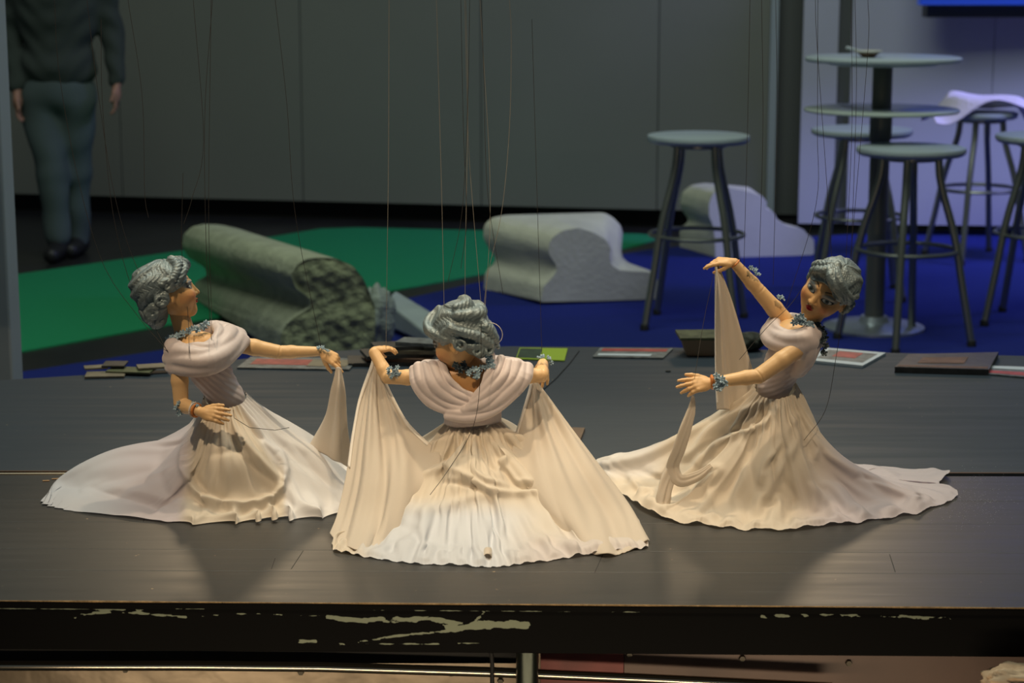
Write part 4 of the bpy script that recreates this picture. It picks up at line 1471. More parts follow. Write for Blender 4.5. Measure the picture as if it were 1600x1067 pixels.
def relax(G, closed, su, sv, iters, keep, seed=0, noise=.003, grav=.00006):
    """settle a coarse cloth grid with more cloth in it than its guide surface, so that it buckles into folds"""
    T = G.copy()
    nu, nv = G.shape[:2]
    n = grid_normals(G, closed)
    U = np.arange(nu)[:, None] / nu + np.zeros((1, nv)); V = np.linspace(0, 1, nv)[None] + np.zeros((nu, 1))
    w = sm(0, .12, V)
    rr = np.random.default_rng(seed)
    G = G + n * (noise * w * sinnoise(U, V, seed, 11, 1.2, 9))[..., None]
    ext = lambda A: np.concatenate([A, A[:1]], 0) if closed else A
    e = su - 1
    lu = np.linalg.norm(np.diff(ext(T), axis=0), axis=2)
    Vu = V if closed else V[:-1]
    lu = lu * (1 + e * sm(.0, .22, Vu))
    lv = np.linalg.norm(np.diff(T, axis=1), axis=2) * sv
    X = ext(T)
    ds1 = np.linalg.norm(X[1:, 1:] - X[:-1, :-1], axis=2) * (1 + e * .5); ds2 = np.linalg.norm(X[1:, :-1] - X[:-1, 1:], axis=2) * (1 + e * .5)

    def solve(ia, ja, ib, jb, L_, s):
        d = G[ib, jb] - G[ia, ja]
        l = np.sqrt((d * d).sum(-1)) + 1e-9
        c_ = d * ((l - L_) / l * .5 * s)[..., None]
        G[ia, ja] += c_
        G[ib, jb] -= c_
    mu = nu if closed else nu - 1
    I, J = np.meshgrid(np.arange(mu), np.arange(nv), indexing='ij')
    I2, J2 = np.meshgrid(np.arange(nu), np.arange(nv - 1), indexing='ij')
    I3, J3 = np.meshgrid(np.arange(mu), np.arange(nv - 1), indexing='ij')
    grp = []
    for p in (0, 1):
        m = I % 2 == p
        grp.append((I[m], J[m], (I[m] + 1) % nu, J[m], lu[I[m], J[m]], 1.0))
        m = J2 % 2 == p
        grp.append((I2[m], J2[m], I2[m], J2[m] + 1, lv[I2[m], J2[m]], 1.0))
        m = I3 % 2 == p
        grp.append((I3[m], J3[m], (I3[m] + 1) % nu, J3[m] + 1, ds1[I3[m], J3[m]], .3))
        grp.append((I3[m], J3[m] + 1, (I3[m] + 1) % nu, J3[m], ds2[I3[m], J3[m]], .3))
    kk = (keep * (1 + 30 * sm(.88, 1, V)))[..., None]
    for it in range(iters):
        G[..., 2] -= grav * w
        for g in grp:
            solve(*g)
        if it % 3 == 0:
            lap = np.zeros_like(G)
            lap[:, 1:-1] = .5 * (G[:, 2:] + G[:, :-2]) - G[:, 1:-1]
            if closed:
                lap += .5 * (np.roll(G, 1, 0) + np.roll(G, -1, 0)) - G
            else:
                lap[1:-1] += .5 * (G[2:] + G[:-2]) - G[1:-1]
            G += .22 * lap
        G += kk * (T - G)
        G[:, 0] = T[:, 0]
        G[..., 2] = np.maximum(G[..., 2], np.minimum(T[..., 2], STAGE + .0015))
    return G


def upsample(G, nu, nv, closed):
    A = np.stack([catmull(G[i], nv) for i in range(G.shape[0])]) if False else None
    k = G.shape[1]
    Q = np.concatenate([2 * G[:, :1] - G[:, 1:2], G, 2 * G[:, -1:] - G[:, -2:-1]], 1)
    u = np.linspace(0, k - 1, nv); i = np.minimum(u.astype(int), k - 2); f = (u - i)[None, :, None]
    cr = lambda p0, p1, p2, p3, f: 0.5 * ((2 * p1) + (-p0 + p2) * f + (2 * p0 - 5 * p1 + 4 * p2 - p3) * f ** 2 + (-p0 + 3 * p1 - 3 * p2 + p3) * f ** 3)
    G = cr(Q[:, i], Q[:, i + 1], Q[:, i + 2], Q[:, i + 3], f)
    k = G.shape[0]
    if closed:
        u = np.linspace(0, k, nu, endpoint=False); i = u.astype(int); f = (u - i)[:, None, None]
        return cr(G[(i - 1) % k], G[i % k], G[(i + 1) % k], G[(i + 2) % k], f)
    Q = np.concatenate([2 * G[:1] - G[1:2], G, 2 * G[-1:] - G[-2:-1]], 0)
    u = np.linspace(0, k - 1, nu); i = np.minimum(u.astype(int), k - 2); f = (u - i)[:, None, None]
    return cr(Q[i], Q[i + 1], Q[i + 2], Q[i + 3], f)


def drape(name, ribs, nu, nv, root, material, closed=True, disp=None, strokes=(), color=None, floor=True, hem=None, thick=.0, sim=None):
    fu, fv = nu, nv
    if sim:
        nu, nv = sim['n']
    ribs = [catmull(r, nv) for r in ribs]
    K = len(ribs)
    A = np.stack(ribs).reshape(K, -1)
    if closed:
        G = catmull(A, nu, closed=True).reshape(nu, nv, 3)
        U = np.arange(nu)[:, None] / nu + np.zeros((1, nv))
    else:
        # uniform across ribs
        Q = np.vstack([2 * A[0] - A[1], A, 2 * A[-1] - A[-2]])
        u = np.linspace(0, K - 1, nu)
        i = np.minimum(u.astype(int), K - 2); f = (u - i)[:, None]
        p0, p1, p2, p3 = Q[i], Q[i + 1], Q[i + 2], Q[i + 3]
        G = (0.5 * ((2 * p1) + (-p0 + p2) * f + (2 * p0 - 5 * p1 + 4 * p2 - p3) * f ** 2 + (-p0 + 3 * p1 - 3 * p2 + p3) * f ** 3)).reshape(nu, nv, 3)
        U = np.linspace(0, 1, nu)[:, None] + np.zeros((1, nv))
    if sim:
        G = relax(G, closed, sim.get('su', 1.1), sim.get('sv', 1.02), sim.get('it', 160), sim.get('keep', .02), sim.get('seed', 1), sim.get('noise', .003), sim.get('grav', .00006))
        nu, nv = fu, fv
        G = upsample(G, nu, nv, closed)
        U = (np.arange(nu)[:, None] / nu if closed else np.linspace(0, 1, nu)[:, None]) + np.zeros((1, nv))
    Vv = np.linspace(0, 1, nv)[None] + np.zeros((nu, 1))
    n = grid_normals(G, closed)
    if sim:   # strokes and fine pleats work on a smoothed normal
        for _ in range(6):
            n = n + (np.roll(n, 1, 0) + np.roll(n, -1, 0) if closed else 2 * n) + np.concatenate([n[:, :1], n[:, :-1]], 1) + np.concatenate([n[:, 1:], n[:, -1:]], 1)
            n /= np.linalg.norm(n, axis=2, keepdims=True) + 1e-12
    cam_p = np.array([0, 0, CH])
    if closed:
        cen = G.mean((0, 1))
        if (n * (G - cen)).sum() < 0:
            n = -n
    else:
        if (n * (cam_p - G)).sum() < 0:
            n = -n
    front = sm(-.25, .25, (n * unit(cam_p - G.mean((0, 1)))).sum(2))
    if disp is not None:
        G = G + n * disp(U, Vv)[..., None]
    if strokes:
        px, py = to_px(G)
        D = np.zeros_like(px)
        for poly, amp, wd in strokes:
            poly = np.asarray(poly, float)
            if len(poly) > 2:
                poly = catmull(np.c_[poly, np.zeros(len(poly))], 26)[:, :2]
            seg = np.linalg.norm(np.diff(poly, axis=0), axis=1); cum = np.concatenate([[0], np.cumsum(seg)]); tot = cum[-1]
            best = np.full(px.shape, 1e9); tt = np.zeros_like(px)
            for k in range(len(poly) - 1):
                dx, dy = poly[k + 1] - poly[k]
                t = np.clip(((px - poly[k][0]) * dx + (py - poly[k][1]) * dy) / (dx * dx + dy * dy + 1e-9), 0, 1)
                d = np.hypot(px - poly[k][0] - t * dx, py - poly[k][1] - t * dy)
                m = d < best
                best = np.where(m, d, best); tt = np.where(m, (cum[k] + t * seg[k]) / tot, tt)
            taper = np.sqrt(np.clip(np.sin(np.pi * np.clip(tt * .9 + .05, 0, 1)), 0, 1))
            D += amp * taper * np.exp(-(best / wd) ** 2)
        G = G + n * (D * front)[..., None]
    if hem is not None:
        G = hem(G, U, Vv, n)
    if floor:
        lowest = STAGE + .0015 + .0006 * np.sin(40 * U * 3.1)
        G[..., 2] = np.maximum(G[..., 2], lowest)
    px, py = to_px(G)
    cols = color(G, U, Vv, px, py).reshape(-1, 3) if color is not None else None
    idx = np.arange(nu * nv).reshape(nu, nv)
    if closed:
        a, b_ = idx, np.roll(idx, -1, 0)
    else:
        a, b_ = idx[:-1], idx[1:]
    q = np.stack([a[:, :-1], a[:, 1:], b_[:, 1:], b_[:, :-1]], -1).reshape(-1, 4)
    V3 = G.reshape(-1, 3)
    # outward facing
    fn = np.cross(V3[q[0, 1]] - V3[q[0, 0]], V3[q[0, 3]] - V3[q[0, 0]])
    if (fn * n.reshape(-1, 3)[q[0, 0]]).sum() < 0:
        q = q[:, ::-1]
    o = mesh_obj(name, V3, np.ascontiguousarray(q), material, root, colors=cols, solid=thick)
    return o, G


def string(root, pix, Y, r=.00042, m=None):
    """pix: list of (px,py[,dY]) from top to bottom"""
    pts = []
    for p in pix:
        pts.append(PY(p[0], p[1], Y + (p[2] if len(p) > 2 else 0)))
    if len(pts) > 2:
        pts = list(catmull(pts, 24))
    top = pts[0]
    d = unit(pts[0] - pts[1])
    if pix[0][1] <= 2:
        pts = [top + d * .55] + pts
    b = MB(); b.tube(pts, r, 6)
    return b.obj('string', m or M_string, root, smooth=True)


CREAM = np.array([.74, .66, .55]); LILAC = np.array([.60, .55, .60]); SATIN = np.array([.80, .79, .80]); PALE = np.array([.67, .70, .76])  # lilac and pale tints: chiffon overlay colour with cool light painted in


def mixc(a, b_, t):
    return a * (1 - t[..., None]) + b_ * t[..., None]


def torso_mesh(root, name, f, pts, pad, material, cell=.0012, color=None):
    lo, hi = bounds(pts, pad)
    return sculpt(name, f, lo, hi, cell, material, root, color)


def tubes_sdf(P, tubes, k=.003):
    d = None
    for pts, rs in tubes:
        t = polytube(P, pts, rs)
        d = t if d is None else smin(d, t, k)
    return d


def TP(lst, Y, r0, r1=None, n=20):
    """smooth tube from pixel points with depth offsets"""
    p = catmull([PY(a, b_, Y + c) for a, b_, c in lst], n)
    rs = np.linspace(r0, r1 if r1 is not None else r0, n) * 1.20 * (1 + .16 * np.sin(np.linspace(0, 7, n) + lst[0][0] * .7 + lst[0][1]))
    p = p + np.array([0, .0022, -.0005])
    return p, rs


# ================================================================== LEFT PUPPET
Y0 = 3.25
L = empty('marionette', H(330, 775), 'left marionette, grey-haired woman in a pale gown in profile, arm stretched to the right', 'marionette', None)
WC, RC, CC = PY(350, 614, Y0), PY(328, 578, Y0), PY(318, 553, Y0)
NB, HCt = PY(292, 528, Y0), PY(266, 457, Y0)
sA, sB = PY(280, 556, Y0 - .035), PY(366, 537, Y0 + .045)


def bustL(P):
    d = cone(P, CC + [-.004, 0, 0], WC, .030, .022)
    d = smin(d, cone(P, sA, sB, .016, .016), .02)
    d = smin(d, cone(P, PY(306, 545, Y0 - .01), PY(318, 540, Y0 - .008), .024, .02), .02)
    d = smin(d, cone(P, NB, PY(276, 478, Y0), .0175, .0155), .014)
    return d


torso_mesh(L, 'bust', bustL, [CC, WC, sA, sB, NB, HCt], .045, M_skin, .0013, lambda V: np.tile(SKA * [.98, .93, .85], (len(V), 1)))

tubes = [TP([(265, 574, -.030), (284, 577, -.058), (318, 577, -.064), (346, 568, -.046), (366, 552, -.012), (380, 533, .030)], Y0, .0085, .010),
         TP([(264, 561, -.034), (286, 563, -.062), (318, 565, -.066), (344, 556, -.045), (362, 541, -.012), (374, 527, .026)], Y0, .0105),
         TP([(267, 549, -.034), (288, 550, -.056), (314, 553, -.060), (338, 545, -.040), (354, 530, -.010), (360, 519, .02)], Y0, .0095),
         TP([(272, 540, -.028), (292, 537, -.044), (314, 541, -.050), (332, 533, -.032), (342, 519, -.006), (338, 511, .016)], Y0, .0060, .0065),
         TP([(300, 536, -.040), (318, 541, -.052), (334, 538, -.04), (350, 525, -.008), (352, 514, .012)], Y0, .0050, .004),
         TP([(270, 541, -.025), (282, 531, .015), (305, 519, .030), (335, 512, .030), (372, 525, .040)], Y0, .011),
         TP([(266, 560, -.020), (286, 556, .030), (320, 545, .050), (374, 538, .045)], Y0, .014)]
dd = unit(WC - CC)


def bodL(P):
    d = cone(P, CC + [-.002, 0, 0], RC, .036, .033)
    d = smin(d, cone(P, RC, WC + dd * .010, .031, .0305), .012)
    ph = (P - WC) @ np.array([.62, .2, .75], np.float32)
    a = np.exp(-((P - (RC + WC) / 2) ** 2).sum(1) / .045 ** 2)
    d = d + .0011 * np.sin(ph * 2 * np.pi / .0085 + 2 * np.sin(P[:, 0] * 60)) * a
    d = smax(d, -cone(P, PY(292, 528, Y0 - .03), PY(316, 530, Y0 - .04), .020, .018), .004)
    c = tubes_sdf(P, tubes, .0040)
    sl = cone(P, PY(280, 553, Y0 - .037), PY(276, 573, Y0 - .037), .0185, .0165)
    sl = smin(sl, cone(P, PY(364, 536, Y0 + .04), PY(374, 539, Y0 + .045), .016, .0145), .002)
    d = smin(d, c, .006)
    d = smin(d, sl, .006)
    d = smax(d, -smin(cone(P, PY(292, 520, Y0 - .01), PY(300, 530, Y0 - .03), .018, .019), cone(P, PY(290, 510, Y0), PY(294, 526, Y0), .020, .021), .01), .003)
    # cut at the sleeve openings
    return d


torso_mesh(L, 'bodice', bodL, [CC, WC, sA, sB], .052, M_satin, .0012)
put_head(L, HCt, (.93, .26, .22), (-.22, .02, .97), .86, 'C')

a = limb('arm', [PY(279, 565, Y0 - .04), PY(283, 632, Y0 - .05), PY(312, 643, Y0 - .09)], [.0140, .0140, .0122, .0115, .0085], L)
make_hand(a, PY(314, 644, Y0 - .092), PY(362, 652, Y0 - .12) - PY(314, 644, Y0 - .092), (.05, -.9, .42), 1, ((.05, .1, .05), (.12, .12, .05), (.2, .15, .1), (.3, .25, .1)),
          spread=(.10, .02, -.06, -.12), thumb=((.85, .40, .05), .35), s=.98)
band(a, 'wrist_band', PY(307, 641, Y0 - .085), PY(314, 644, Y0 - .092) - PY(300, 640, Y0 - .08), .0105, .0022, M_band)
band(a, 'ribbon_band', PY(303, 640, Y0 - .083), (1, -.6, -.1), .0118, .0015, M_ribbon)
flowers(a, 'arm_flowers', [(PY(281, 630, Y0 - .064), (-.2, -1, .3)), (PY(278, 637, Y0 - .064), (-.4, -1, .1)), (PY(284, 641, Y0 - .066), (0, -1, -.1)), (PY(281, 646, Y0 - .064), (0, -1, -.2))], M_flower, .0048, 1)
flowers(a, 'wrist_flowers', [(PY(303, 632, Y0 - .085), (0, -.6, 1)), (PY(308, 633, Y0 - .087), (.3, -.6, 1))], M_flower, .0038, 2)
a = limb('arm', [PY(366, 537, Y0 + .04), PY(436, 550, Y0 + .045), PY(500, 549, Y0 + .05)], [.0140, .0140, .0118, .0108, .0080], L)
hw = PY(503, 550, Y0 + .05)
make_hand(a, hw, PY(530, 566, Y0 + .045) - hw, (.45, -.75, .5), -1, ((.15, .15, .1), (.55, .5, .3), (.8, .6, .3), (.9, .6, .3)), spread=(.05, .0, -.03, -.08),
          thumb=((.75, .35, -.75), .2), s=.92)
flowers(a, 'wrist_flowers', [(PY(498, 544, Y0 + .04), (0, -.4, 1)), (PY(504, 545, Y0 + .04), (.1, -.4, 1)), (PY(511, 548, Y0 + .04), (.3, -.4, 1))], M_flower, .0042, 3)
flowers(L, 'necklace', [(PY(x, y, Y0 - .016 - z), (nx, -.8, .5)) for x, y, z, nx in ((266, 528, .0, -.4), (272, 527, .003, -.3), (279, 524, .005, -.2), (287, 521, .006, 0), (295, 519, .006, 0), (303, 516, .005, .2), (310, 513, .002, .3), (317, 511, -.001, .4), (323, 507, -.006, .5))], M_flower, .0060, 4)

# skirt
ribs = [[PY(318, 622, 3.25), PY(312, 668, 3.255), PY(288, 690, 3.28), PY(240, 694, 3.33), PY(190, 697, 3.35), PY(125, 724, 3.34), PY(90, 750, 3.33), H(72, 779)],
        [PY(322, 630, 3.228), PY(308, 690, 3.22), PY(270, 722, 3.24), PY(200, 745, 3.25), PY(140, 772, 3.26), H(100, 794)],
        [PY(330, 634, 3.222), PY(305, 710, 3.185), PY(255, 765, 3.175), PY(215, 790, 3.18), H(190, 806)],
        [PY(338, 636, 3.218), PY(325, 710, 3.17), PY(300, 770, 3.15), H(280, 816)],
        [PY(350, 638, 3.216), PY(355, 710, 3.15), PY(358, 770, 3.135), H(360, 818)],
        [PY(362, 636, 3.218), PY(390, 700, 3.16), PY(420, 765, 3.145), H(432, 812)],
        [PY(374, 632, 3.222), PY(420, 690, 3.19), PY(465, 750, 3.17), H(490, 810)],
        [PY(382, 626, 3.235), PY(440, 680, 3.24), PY(500, 735, 3.22), PY(530, 772, 3.22), H(546, 796)],
        [PY(385, 616, 3.255), PY(440, 658, 3.29), PY(510, 705, 3.33), PY(542, 732, 3.36), H(556, 750)],
        [PY(378, 610, 3.275), PY(430, 648, 3.37), PY(490, 690, 3.45), H(540, 722)],
        [PY(350, 606, 3.28), PY(340, 650, 3.38), PY(330, 685, 3.44), H(330, 722)],
        [PY(326, 610, 3.275), PY(290, 665, 3.37), PY(200, 700, 3.43), H(140, 745)]]


def dispL(U, V):
    fade = sm(0, .12, V)
    d = .0016 * np.sin(2 * np.pi * (26 * U + .5 * V)) * np.exp(-((V - .10) / .16) ** 2)
    d = d + .0030 * sinnoise(U, V, 11, 7, 1.3) * fade * (1 - .4 * V)
    d = d + .0012 * sinnoise(U, V, 12, 22, 3) * fade
    return d


def hemL(G, U, V, n):
    w = sm(.82, 1.0, V)
    fr = sm(.20, .30, U) * (1 - sm(.60, .66, U))
    ph = 2 * np.pi * (U * 22 + .35 * np.sin(2 * np.pi * U * 5))
    G = G.copy()
    G[..., 1] += -w * .0125 * np.sin(ph) * fr
    G[..., 0] += w * .011 * np.cos(ph) * fr
    G[..., 2] += sm(.70, .97, V) * (1 - .65 * sm(.96, 1.0, V)) * (.006 + .006 * np.sin(ph + 1.2)) * fr
    rg = (1 - sm(.02, .14, U)) + sm(.97, 1, U)
    G[..., 0] += w * .007 * np.sin(U * 330 + 1) * rg
    return G


strokesL = [([(318, 664), (300, 684), (288, 705), (286, 728), (296, 752), (315, 775), (345, 788), (385, 790), (420, 782), (440, 762), (445, 735), (436, 705), (415, 690)], .011, 6),
            ([(312, 700), (302, 720), (305, 748), (322, 768), (345, 778)], -.006, 7),
            ([(360, 654), (378, 684), (400, 712), (425, 738), (440, 752)], .0065, 5.5), ([(352, 668), (372, 700), (396, 730), (425, 752)], -.0045, 5),
            ([(374, 642), (392, 668), (418, 690), (440, 700)], -.0055, 6), ([(384, 640), (405, 660), (430, 682), (470, 706)], .005, 7),
            ([(328, 712), (350, 706), (376, 702), (392, 708)], -.0030, 6), ([(335, 660), (330, 700), (334, 745), (345, 770)], .003, 9),
            ([(445, 700), (465, 720), (490, 735), (520, 765)], -.0035, 4), ([(450, 690), (490, 715), (530, 750)], .004, 9), ([(455, 730), (480, 765), (500, 800)], .004, 9), ([(440, 770), (452, 790), (455, 808)], -.005, 6),
            ([(300, 775), (340, 800), (400, 800), (440, 782)], -.0045, 5), ([(130, 760), (200, 765), (260, 780), (320, 800)], .0035, 9), ([(150, 735), (220, 728), (280, 740)], .003, 12),
            ([(180, 795), (190, 770), (230, 745)], -.003, 8), ([(110, 790), (130, 770), (160, 750)], .003, 7), ([(255, 700), (250, 740), (270, 790)], -.003, 9)]


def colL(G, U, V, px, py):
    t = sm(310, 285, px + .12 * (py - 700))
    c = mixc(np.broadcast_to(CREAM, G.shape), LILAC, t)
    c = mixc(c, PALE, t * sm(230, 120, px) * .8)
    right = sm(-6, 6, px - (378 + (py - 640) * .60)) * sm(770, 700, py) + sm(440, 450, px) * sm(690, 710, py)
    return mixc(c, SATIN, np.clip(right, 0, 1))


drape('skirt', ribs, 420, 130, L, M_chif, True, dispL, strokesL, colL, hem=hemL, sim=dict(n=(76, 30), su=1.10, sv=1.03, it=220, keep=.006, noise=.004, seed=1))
# raised corner of the skirt held by the far hand
drape('held_panel', [[PY(525, 574, 3.288), PY(518, 610, 3.29), PY(508, 650, 3.30), PY(484, 694, 3.32)],
                     [PY(528, 573, 3.282), PY(524, 610, 3.275), PY(518, 660, 3.28), PY(508, 712, 3.29)],
                     [PY(531, 574, 3.284), PY(531, 610, 3.27), PY(532, 665, 3.27), PY(530, 722, 3.28)],
                     [PY(534, 577, 3.290), PY(537, 610, 3.285), PY(541, 670, 3.29), PY(552, 735, 3.30)]], 60, 60, L, M_panel, False,
      lambda U, V: .004 * np.sin(2 * np.pi * 2.2 * U) * sm(0, .3, V) * (1 - .3 * V), floor=False, thick=.0006)

for s_ in ([(136, 0), (150, 120), (178, 300), (215, 420), (262, 470, -.02)], [(200, 0), (222, 150), (226, 300), (232, 340)], [(85, 0), (92, 110), (120, 270), (160, 410), (214, 492), (262, 548, -.03)],
           [(158, 30), (160, 160), (176, 330), (206, 450), (236, 500), (262, 550, -.03)], [(332, 0), (320, 180), (322, 380), (328, 500), (330, 530, -.04)], [(286, 270), (284, 390), (293, 480), (296, 560, -.06)],
           [(302, 0), (318, 220), (300, 310), (287, 350)], [(430, 0), (448, 160), (462, 340), (503, 548, .05)], [(330, 0), (326, 320), (330, 470), (331, 532, -.045)]):
    string(L, s_, Y0 - .02)
b = MB(); b.tube([PY(x, y, 3.14) for x, y in ((364, 640), (366, 653), (390, 668), (430, 672), (452, 668))], .0005, 5); b.obj('loose_thread', M_string, L, smooth=True)

# ================================================================== CENTRE PUPPET
Y0 = 3.20
C = empty('marionette', H(745, 770), 'centre marionette seen from behind, grey-haired woman spreading her pale skirt with both hands', 'marionette', None)
WC, MC = PY(738, 650, Y0 + .02), PY(738, 605, Y0 + .02)
sA, sB = PY(668, 590, Y0 + .015), PY(806, 587, Y0 + .015)
HCt = PY(719, 532, Y0 + .015)


def bustC(P):
    d = ellR(P, PY(738, 598, Y0 + .022), (.058, .028, .034), np.eye(3))
    d = smin(d, cone(P, MC, WC, .026, .022), .02)
    d = smin(d, cone(P, sA, sB, .0155, .0155), .02)
    d = smin(d, cone(P, PY(738, 585, Y0 + .02), PY(728, 545, Y0 + .02), .0180, .0160), .014)
    return d


torso_mesh(C, 'bust', bustC, [WC, MC, sA, sB, HCt], .04, M_skin, .0013, lambda V: np.tile(SKA * [.80, .66, .52], (len(V), 1)))
b0 = -.012
tubesC = [TP([(646, 577, .004), (650, 600, -.012), (672, 628, -.018), (702, 643, -.020), (732, 648, -.020)], Y0, .0075, .006),
          TP([(654, 573, .000), (660, 598, -.018), (682, 622, -.022), (708, 636, -.022), (738, 640, -.022)], Y0, .0075, .006),
          TP([(664, 571, -.002), (674, 597, -.022), (693, 616, -.024), (716, 628, -.022), (742, 633, -.022)], Y0, .0072, .006),
          TP([(676, 570, -.002), (687, 595, -.022), (704, 611, -.022), (724, 620, -.022), (745, 627, -.022)], Y0, .0068, .0055),
          TP([(689, 568, .002), (699, 590, -.018), (714, 604, -.018), (730, 613, -.020), (746, 621, -.022)], Y0, .0055, .005),
          TP([(824, 575, .004), (822, 592, -.014), (804, 616, -.022), (772, 642, -.028), (735, 653, -.030), (700, 650, -.022)], Y0, .0078, .006),
          TP([(816, 572, .000), (812, 592, -.018), (792, 614, -.026), (762, 636, -.032), (728, 645, -.030), (702, 643, -.022)], Y0, .0076, .0055),
          TP([(806, 569, -.004), (800, 590, -.022), (780, 611, -.028), (754, 630, -.034), (726, 640, -.030)], Y0, .0074, .0055),
          TP([(795, 566, -.006), (788, 586, -.024), (770, 605, -.030), (750, 622, -.034), (732, 634, -.032)], Y0, .0070, .005),
          TP([(783, 561, -.004), (776, 582, -.024), (762, 600, -.028), (748, 616, -.030), (738, 628, -.030)], Y0, .0066, .005),
          TP([(768, 554, .002), (768, 572, -.018), (758, 592, -.024), (748, 608, -.026), (742, 622, -.028)], Y0, .0058, .005),
          TP([(668, 578, .030), (738, 572, .050), (806, 574, .030)], Y0, .014),
          TP([(668, 592, .030), (738, 600, .056), (806, 590, .030)], Y0, .020)]
for k in range(4):
    yy = 640 + 6.5 * k
    tubesC.append(TP([(702, yy, .02), (716, yy + 5 - k, -.010), (738, yy + 7 - 2 * k, -.018), (760, yy + 4 - 2 * k, -.010), (775, yy - 2 - k, .02)], Y0, .0062))
    tubesC.append(TP([(702, yy, .02), (738, yy - 6, .055), (775, yy - 2, .02)], Y0, .0065))


def bodC(P):
    d = tubes_sdf(P, tubesC, .0020)
    d = smin(d, cone(P, PY(738, 625, Y0 + .022), WC, .031, .030), .004)
    d = smin(d, cone(P, PY(664, 588, Y0 + .012), PY(690, 594, Y0 + .016), .0185, .022), .005)
    d = smin(d, cone(P, PY(810, 586, Y0 + .012), PY(786, 592, Y0 + .016), .0185, .022), .005)
    vn = polytube(P, [PY(730, 560, Y0 - .01), PY(736, 590, Y0 - .014), PY(744, 614, Y0 - .018)], [.032, .022, .004], .004)
    return smax(d, -vn, .002)


torso_mesh(C, 'bodice', bodC, [WC, MC, sA, sB, PY(646, 590, Y0), PY(826, 590, Y0)], .04, M_satin, .0011)
put_head(C, PY(717, 529, Y0 + .01), (-.85, .38, -.38), (-.35, .02, .93), .92, 'B')
a = limb('arm', [PY(662, 590, Y0 + .012), PY(606, 589, Y0 + .035), PY(585, 551, Y0 + .06)], [.0130, .0128, .0118, .0112, .0095], C)
hw = PY(587, 547, Y0 + .062)
make_hand(a, hw, PY(618, 543, Y0 + .085) - hw, (.1, .0, 1), 1, RELAX, spread=(.12, .02, -.03, -.1), thumb=((.6, .2, -.7), .3), s=.80)
flowers(a, 'arm_flowers', [(PY(x, y, Y0 + .018), (0, -1, .3)) for x, y in ((608, 577), (615, 579), (621, 576), (609, 583), (616, 585), (622, 583), (613, 589), (619, 590))], M_flower, .0046, 5)
a = limb('arm', [PY(806, 588, Y0 + .012), PY(846, 586, Y0 + .020), PY(848, 569, Y0 + .075)], [.0130, .0128, .0120, .0112, .0095], C)
hw = PY(848, 568, Y0 + .078)
make_hand(a, hw, (-.25, .35, -.9), (.2, .9, .3), -1, RELAX, thumb=((.7, .5, -.3), .3), s=.85)
flowers(a, 'wrist_flowers', [(PY(x, y, Y0 + .045), (0, -.5, 1)) for x, y in ((842, 560), (849, 558), (856, 561), (860, 566))], M_flower, .0042, 6)
flowers(C, 'necklace', [(PY(x, y, Y0 - .022), (0, -1, .3)) for x, y in ((736, 583), (744, 586), (740, 577), (749, 580), (754, 575))] + [(PY(x, y, Y0 - .02), (.3, -1, .5)) for x, y in ((762, 569), (766, 562), (769, 568), (764, 556))], M_flower, .0064, 7)
flowers(C, 'dark_flowers', [(PY(x, y, Y0 - .010), (0, -1, .1)) for x, y in ((712, 570), (718, 576), (726, 573), (721, 567), (731, 579))], M_flower_d, .0066, 8)  # nape flowers in the darker petal colour
band(C, 'hair_hoop', PY(766, 522, Y0), (.15, 1, .2), .0205, .0006, M_ribbon)

ribs = [[PY(703, 654, 3.222), PY(676, 690, 3.215), PY(630, 740, 3.17), PY(570, 800, 3.09), H(522, 846)],
        [PY(706, 662, 3.204), PY(676, 702, 3.175), PY(636, 760, 3.12), PY(590, 820, 3.04), H(560, 866)],
        [PY(714, 668, 3.195), PY(694, 712, 3.14), PY(668, 780, 3.055), H(640, 878)],
        [PY(726, 671, 3.190), PY(718, 722, 3.105), PY(712, 790, 3.035), H(705, 881)],
        [PY(738, 672, 3.188), PY(742, 725, 3.095), PY(750, 795, 3.02), H(762, 884)],
        [PY(750, 671, 3.190), PY(768, 722, 3.105), PY(792, 795, 3.03), H(822, 879)],
        [PY(762, 668, 3.195), PY(795, 712, 3.135), PY(850, 785, 3.05), H(900, 868)],
        [PY(770, 662, 3.204), PY(820, 705, 3.16), PY(900, 775, 3.10), H(965, 858)],
        [PY(775, 654, 3.222), PY(826, 690, 3.20), PY(900, 745, 3.17), PY(965, 800, 3.10), H(1011, 844)],
        [PY(770, 648, 3.245), PY(815, 672, 3.30), PY(870, 710, 3.36), H(940, 760)],
        [PY(738, 644, 3.255), PY(738, 668, 3.34), PY(738, 690, 3.42), H(738, 728)],
        [PY(708, 648, 3.245), PY(672, 676, 3.29), PY(640, 712, 3.33), H(612, 765)]]


def dispC(U, V):
    fade = sm(0, .1, V)
    d = .0024 * np.sin(2 * np.pi * (20 * U + .25 * np.sin(7 * V))) * np.exp(-((V - .10) / .15) ** 2)
    d = d + .0034 * sinnoise(U, V, 21, 8, 1.2) * fade * (1 - .55 * V)
    d = d + .0011 * sinnoise(U, V, 22, 20, 4) * fade
    return d


